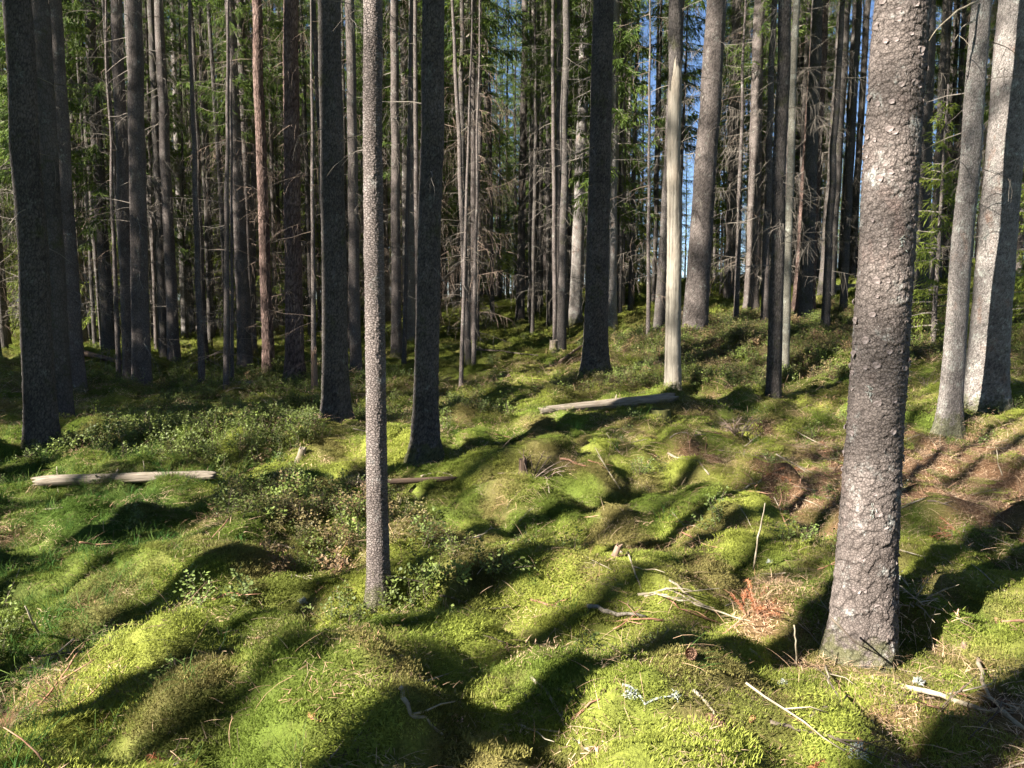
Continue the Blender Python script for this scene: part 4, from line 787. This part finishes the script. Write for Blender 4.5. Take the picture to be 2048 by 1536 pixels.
def stump(u, v, r, h, mat, label, seed, Y=None, jag=.12, lean=0):
    b = gp(u, v) if Y is None else at(u, v, Y); b[2] = H(b[0], b[1]); o = thing('stump', b, label, 'stump'); seg = 26; z = np.linspace(-.12, h, 24); th = np.linspace(0, 2*math.pi, seg, endpoint=False)
    Z, T = np.meshgrid(z, th, indexing='ij'); top = h*(1-jag*3*np.abs(noise(np.cos(T)*2.2+seed, np.sin(T)*2.2, seed))-jag*2*rnd(np.round(T*6), T*0, seed)*.5)
    Z = np.minimum(Z, top); rr = r*(1+.5*np.exp(-np.clip(Z, 0, 9)/(.5*r))*.6)*(1+.15*noise(np.cos(T)*3+seed, np.sin(T)*3+Z*2, seed)+.06*noise(T*6, Z*4, seed+1)); rr = rr*(1-.25*sstep(0, h, Z)*(h > .4))
    V = np.stack((rr*np.cos(T)+lean*Z, rr*np.sin(T), Z), -1).reshape(-1, 3); m = len(z); i = np.arange(m*seg).reshape(m, seg); j = np.roll(i, -1, 1); f = np.stack((i[:-1], j[:-1], j[1:], i[1:]), -1).reshape(-1, 4)
    ir = V[i[-1]]*np.array((.55, .55, 1))-np.array((0, 0, h*.25)); V = np.concatenate((V, ir, [[0, 0, h*.5]])); n0 = m*seg
    Fc = f.tolist()+[(int(i[-1, k]), int(i[-1, (k+1) % seg]), n0+(k+1) % seg, n0+k) for k in range(seg)]+[(n0+k, n0+(k+1) % seg, n0+seg) for k in range(seg)]
    link('wood', mesh('wood', V, Fc, M[mat]), o); return o
stump(1107, 700, .075, .22, 'log', 'small pale stump on the sunny mossy rise', 1)
stump(1046, 948, .035, .15, 'darkwood', 'jagged little rotten stump at the edge of the root hole', 2, jag=.2)
stump(630, 800, .055, .75, 'rotten', 'broken orange-brown snag with splintered top beside the pines', 3, Y=12.4, jag=.25)
stump(600, 918, .035, .13, 'log', 'forked grey root stub on moss before the split-foot spruce', 4, jag=.2, lean=.3)
stump(1227, 1118, .02, .10, 'rotten', 'tiny dark stub at the edge of the shaded hollow', 5, jag=.2, lean=.4)
stump(1320, 838, .11, .12, 'mossy', 'low mossy lump of an old stump at the thick log', 6, jag=.05)
# small scattered twigs, each one lying by itself
tw = []
for k in range(7):
    rs = R(3000+k); mb = MB(); p = branch_path(rs, (-.1, 0, 0), 0, .2+.02*k, 0, rs.uniform(-.2, .2), 5); p = [np.array((q[0], q[1], abs(q[2])*.5+.006)) for q in p]
    mb.tube(p, [.0042, .0040, .0036, .003, .0025, .0015], 4)
    if k % 2: mb.tube([p[2], p[2]+np.array((.04, .03*(k-3), .012)), p[2]+np.array((.08, .045*(k-3), .01))], [.0025, .002, .001], 3)
    tw.append(mesh('twig', mb.v, mb.f, M[('stick', 'redstick', 'stick', 'darkstick', 'stick', 'stick', 'redstick')[k]]))
rs = R(3100); x, y = fan(rs, 1500, 1.9, 8.5, .72); pr = .10+.9*litter_amount(x, y); k = np.nonzero((rs.rand(1500) < pr) & clear(x, y))[0][:280]; nn = gnormal(x, y)
for i in k:
    q = rs.randint(0, 7); o = link('twig', tw[q], None, (x[i], y[i], H(x[i], y[i])+.012)); s_ = rs.uniform(.6, 1.5); o.scale = (s_, s_, s_)
    o.rotation_euler = (Vector((0, 0, 1)).rotation_difference(Vector(nn[i])).to_matrix() @ Matrix.Rotation(rs.uniform(0, 6.28), 3, 'Z')).to_euler()
    where = 'in the needle litter' if litter_amount(x[i:i+1], y[i:i+1])[0] > .5 else 'on green moss'
    kind_ = ('pale short', 'reddish forked', 'pale', 'dark forked', 'pale slender', 'pale forked', 'long reddish')[q]; far_ = ('in front of the slim spruce' if y[i] < 4 else 'behind the slim spruce')
    tag(o, '%s fallen twig lying %s %s' % (kind_, where, far_), 'twig', 'small fallen twigs')
# cones
def cone(u, v, L, r, mat, label, az, el=0.0, seed=0):
    b = gp(u, v); o = thing('spruce_cone', b+np.array((0, 0, r*.8)), label, 'cone'); rs = R(seed); mb = MB(); n = max(10, int(L/.0065)); core = MB()
    core.tube([np.array((0, 0, z)) for z in np.linspace(0, L, 9)], [r*.75*math.sin(math.pi*min(.97, .14+.84*t)) for t in np.linspace(0, 1, 9)], 10)
    for i in range(n):
        t = (i+.5)/n; z = L*t; rr = r*math.sin(math.pi*min(.97, .16+.82*t))**.8; m = 7
        for k in range(m):
            a = 2*math.pi*(k+.5*(i % 2))/m+.1*i; c, s_ = math.cos(a), math.sin(a); w_ = rr*.5; rad = np.array((c, s_, 0)); tan = np.array((-s_, c, 0)); zz = np.array((0, 0, 1.)); ln = L/n*1.9
            mb.poly([rad*rr*.72-tan*w_*.6+zz*(z-.2*ln), rad*rr*.72+tan*w_*.6+zz*(z-.2*ln), rad*rr*1.03+tan*w_*.8+zz*(z+.5*ln), rad*rr*1.1+zz*(z+.95*ln), rad*rr*1.03-tan*w_*.8+zz*(z+.5*ln)])
    rot = Vector((math.cos(az)*math.cos(el), math.sin(az)*math.cos(el), math.sin(el))).to_track_quat('Z', 'Y')
    for q, nm in ((core, 'core'), (mb, 'scales')):
        c = q.build(nm, M[mat], o, smooth=False); c.rotation_mode = 'QUATERNION'; c.rotation_quaternion = rot
        if nm == 'scales': c['kind'] = 'stuff'
cone(1413, 1440, .115, .020, 'cone', 'large dark spruce cone with open scales lying on moss', -.95, -.25, 1)
cone(1378, 1312, .05, .022, 'cone', 'spruce cone seen from its blunt end on the sunny mound', -1.5, .1, 2)
cone(1500, 1452, .05, .011, 'orangecone', 'small orange-brown cone beside the large dark cone', .9, .1, 3)
cone(1733, 1512, .06, .014, 'orangecone', 'tan cone lying beside the lichen cushion', 1.7, .3, 4)
cone(615, 1432, .065, .012, 'orangecone', 'orange cone lying in shaded moss', -.5, -.2, 5)
cone(200, 1305, .06, .017, 'cone', 'dark cone in sunny bare litter beside the moss bank', .4, .1, 6)
cone(140, 1097, .09, .016, 'orangecone', 'reddish cone lying in the shaded grassy hollow', .3, .1, 7)
cone(1930, 1305, .045, .016, 'rotten', 'rust-brown cone end poking from moss', 1.2, .6, 8)
cone(1985, 1415, .07, .016, 'cone', 'brown cone half hidden in litter beside the hooked stick', .2, .0, 9)
# lichen cushions
def lichen(u, v, r, label, seed):
    b = gp(u, v); o = thing('lichen_cushion', b, label, 'lichen'); rs = R(seed); mb = MB()
    for _ in range(90):
        a = rs.uniform(0, 6.283); e = rs.uniform(.1, 1.5); d = np.array((math.cos(a)*math.cos(e), math.sin(a)*math.cos(e), math.sin(e))); p = d*r*.3; q = d*r*rs.uniform(.7, 1.1); mb.tube([p*.2, p*.5+q*.5+rs.normal(0, .004, 3), q+rs.normal(0, .005, 3)], [.0022, .0020, .0012], 3)
    tag(mb.build('fronds', M['lichen'], o), kind='stuff')
lichen(1712, 1512, .05, 'round white lichen cushion beside the tan cone', 1); lichen(1262, 1398, .028, 'pale lichen tuft on a curved twig, left end', 2); lichen(1352, 1398, .02, 'small lichen tuft at the other end of the curved twig', 3)
lichen(1565, 1372, .025, 'small white lichen tuft under the long arched twig', 4); lichen(1835, 1372, .03, 'dark-tipped lichen tuft at the yellowish stick', 5); lichen(608, 1208, .03, 'pale lichen flake on bright moss near the slim spruce', 6); lichen(1540, 1130, .025, 'white lichen flake by the upright thin stick', 7)
stick([(1245, 1373), (1290, 1408), (1352, 1400)], .006, 'lichen', 'curved twig crusted in white lichen on the sunny mound', seed=77)
# pink leaf
def leaf(u, v, sz, label, seed):
    b = gp(u, v, .015); rs = R(seed); V = [np.array((0, 0, .004))]; n = 22
    for k in range(n):
        a = 2*math.pi*k/n; r = sz*(.72+.28*math.cos(3*a))*rs.uniform(.9, 1.1); V.append(np.array((r*math.cos(a), r*math.sin(a)*.8, .02*math.sin(2*a)+.012)))
    m = len(V); W = [v_-np.array((0, 0, .0015)) for v_ in V]; Fc = [(0, 1+k, 1+(k+1) % n) for k in range(n)]+[(m, m+1+(k+1) % n, m+1+k) for k in range(n)]+[(1+k, m+1+k, m+1+(k+1) % n, 1+(k+1) % n) for k in range(n)]
    o = link('fallen_leaf', mesh('fallen_leaf', V+W, Fc, M['pinkleaf']), None, b); o.rotation_euler = (-.55, .1, rs.uniform(0, 3)); tag(o, label, 'leaf')
leaf(912, 1456, .036, 'curled pink lobed leaf on the moss at the edge of deep shadow', 1); leaf(876, 1395, .016, 'tiny pinkish leaf above the curled pink leaf', 2); leaf(1200, 1518, .018, 'small pink leaf among straw stems at dark moss edge', 3); leaf(1913, 1236, .02, 'pale orange leaf in the shadow behind the scaly spruce', 4)
# bark flakes, lichens and hanging boughs on the near trunks
def surf(tr, th, z, lift=0.0):
    o, b, r, lean = tr; rr = r*1.06*max(.02, 1-max(z-1.3, -1.3)/24*1.02)**.75+r*.18*math.exp(-max(z, 0)/.6)+lift
    return np.array((rr*math.cos(th)+lean[0]*z, rr*math.sin(th), z))
rs = R(4000)
flk = []
for k in range(4):
    V = []; n = 7
    for q in range(n): a = 2*math.pi*q/n; V.append((.017*math.cos(a)*R(k*9+q).uniform(.75, 1.15), .013*math.sin(a)*R(k*9+q+50).uniform(.75, 1.2), .004*math.cos(a*2)+.0035))
    W = [(a_, b_, c_-.002) for a_, b_, c_ in V]; flk.append(mesh('bark_flake', V+W, [tuple(range(n)), tuple(range(2*n-1, n-1, -1))]+[(q, n+q, n+(q+1) % n, (q+1) % n) for q in range(n)], M['flake'], smooth=False))
for k in range(150):
    th = rs.uniform(-math.pi-.5, .5); z = rs.uniform(.15, 3.7); p = surf(T1, th, z, .001); f = link('bark_flake', flk[k % 4], T1[0], p)
    nrm = Vector((math.cos(th), math.sin(th), rs.uniform(-.25, .45))); f.rotation_euler = (nrm.to_track_quat('Z', 'Y').to_matrix() @ Matrix.Rotation(rs.uniform(-.5, .5), 3, 'Z')).to_euler(); s_ = rs.uniform(.6, 1.3); f.scale = (s_, s_, s_)
for k, (th, z) in enumerate([(-.15, 2.62), (.1, 2.2), (-.1, 1.55), (-.2, 1.12), (-.05, .95), (-.35, .85), (-1.5, 1.95), (-1.9, .75), (-.6, .45), (-2.2, 1.3), (0, .6), (-.3, 1.4)]):
    mb = MB(); c = surf(T1, th, z)
    for _ in range(26):
        d = np.array((math.cos(th), math.sin(th), 0))*rs.uniform(.3, 1)+rs.normal(0, .7, 3); d /= np.linalg.norm(d); st = c+rs.normal(0, .012, 3)*np.array((.5, .5, 1.6)); mb.tube([st, st+d*rs.uniform(.008, .022)], [.0018, .0008], 3)
    tag(mb.build('lichen', M['lichen'], T1[0]), kind='stuff')
def bough(tr, pix, r, mat, seed, tw_=4):
    rs = R(seed); P = [at(*q)-np.array(tr[1]) for q in pix]; Q = []
    for a, b in zip(P[:-1], P[1:]):
        for t in (0, .33, .66): Q.append(a*(1-t)+b*t+rs.normal(0, .005, 3))
    Q.append(P[-1]); mb = MB(); mb.tube(Q, np.linspace(r, r*.35, len(Q)), 5)
    for _ in range(tw_):
        i = rs.randint(2, len(Q)-1); q = branch_path(rs, Q[i], rs.uniform(0, 6.28), rs.uniform(.1, .3), rs.uniform(-.9, .2), .4, 3); mb.tube(q, [r*.45, r*.4, r*.3, r*.15], 4)
    mb.build('branch', M[mat], tr[0])
bough(TK, [(1955, 2, 8.7), (1915, 22, 8.5), (1880, 50, 8.4), (1858, 82, 8.4)], .013, 'stick', 3, 1); bough(TK, [(1950, 38, 8.7), (1925, 55, 8.6), (1910, 80, 8.6)], .010, 'stick', 4, 1)
bough(TD, [(862, -5, 7.5), (868, 40, 7.4), (852, 85, 7.4), (850, 170, 7.4)], .006, 'twig', 5, 2)

# ------------------------------------------------------------------ far wood, one mass
def far_tree(k):
    tm, de, cr = BG[k]; V = []; Fc = []; mats = []; mi = []; b = 0
    for me in (tm, de, cr):
        v = np.zeros(len(me.vertices)*3, np.float32); me.vertices.foreach_get('co', v); V.append(v.reshape(-1, 3)); o = len(mats)
        mats += list(me.materials); Fc += [tuple(i+b for i in p.vertices) for p in me.polygons]; mi += [o+p.material_index for p in me.polygons]; b += len(me.vertices)
    me = mesh('far_wood', np.concatenate(V), Fc, None)
    for m_ in mats: me.materials.append(m_)
    me.polygons.foreach_set('material_index', np.array(mi, np.int32)); return me
def far_wood():
    global FARP
    rs = R(1500); P = []
    prs = []
    for k, (x, y) in zip((0, 5), ((-9, 70), (12, 72))): prs.append(tag(link('far_wood', far_tree(k), None, (x, y, H(x, y))), 'far trees closing the view behind the stand', 'wood', kind='stuff'))
    FARP = prs
    y = rs.uniform(50, 115, 520); x = rs.uniform(-.85, .85, 520)*y; fs = rs.uniform(.7, 1.15, 520)*np.array([.45 if gap(1024+F*a/b) else .55 if a/b > .14 else 1.0 for a, b in zip(x, y)])
    scatter('far_wood', prs, np.stack((x, y, height(x, y)), -1), np.tile((0, 0, 1.), (520, 1)), fs, np.ones((520, 3)), 'far wood of crowded trunks closing the view', 'wood', rs, .03)
far_wood()
def shade_wood():
    rs = R(1600); pr = tag(link('shade_wood', far_tree(2), None, (WOOD[-1][0], WOOD[-1][1], H(*WOOD[-1][:2]))), 'unseen spruce wood added round the clearing behind the viewer to shade it', 'wood', kind='stuff')
    W = np.array([q[:2] for q in WOOD[:-1]]); n = len(W); left = np.array([q[2] for q in WOOD[:-1]])
    scatter('shade_wood', [pr, FARP[0], FARP[1]], np.stack((W[:, 0], W[:, 1], height(W[:, 0], W[:, 1])), -1), np.tile((0, 0, 1.), (n, 1)), np.where(left, .75, rs.uniform(.8, 1.1, n)), np.ones((n, 3)), 'unseen spruce wood added round the clearing to shade it', 'wood', rs, .02, np.where(left, 2, rs.randint(0, 2, n)))
shade_wood()
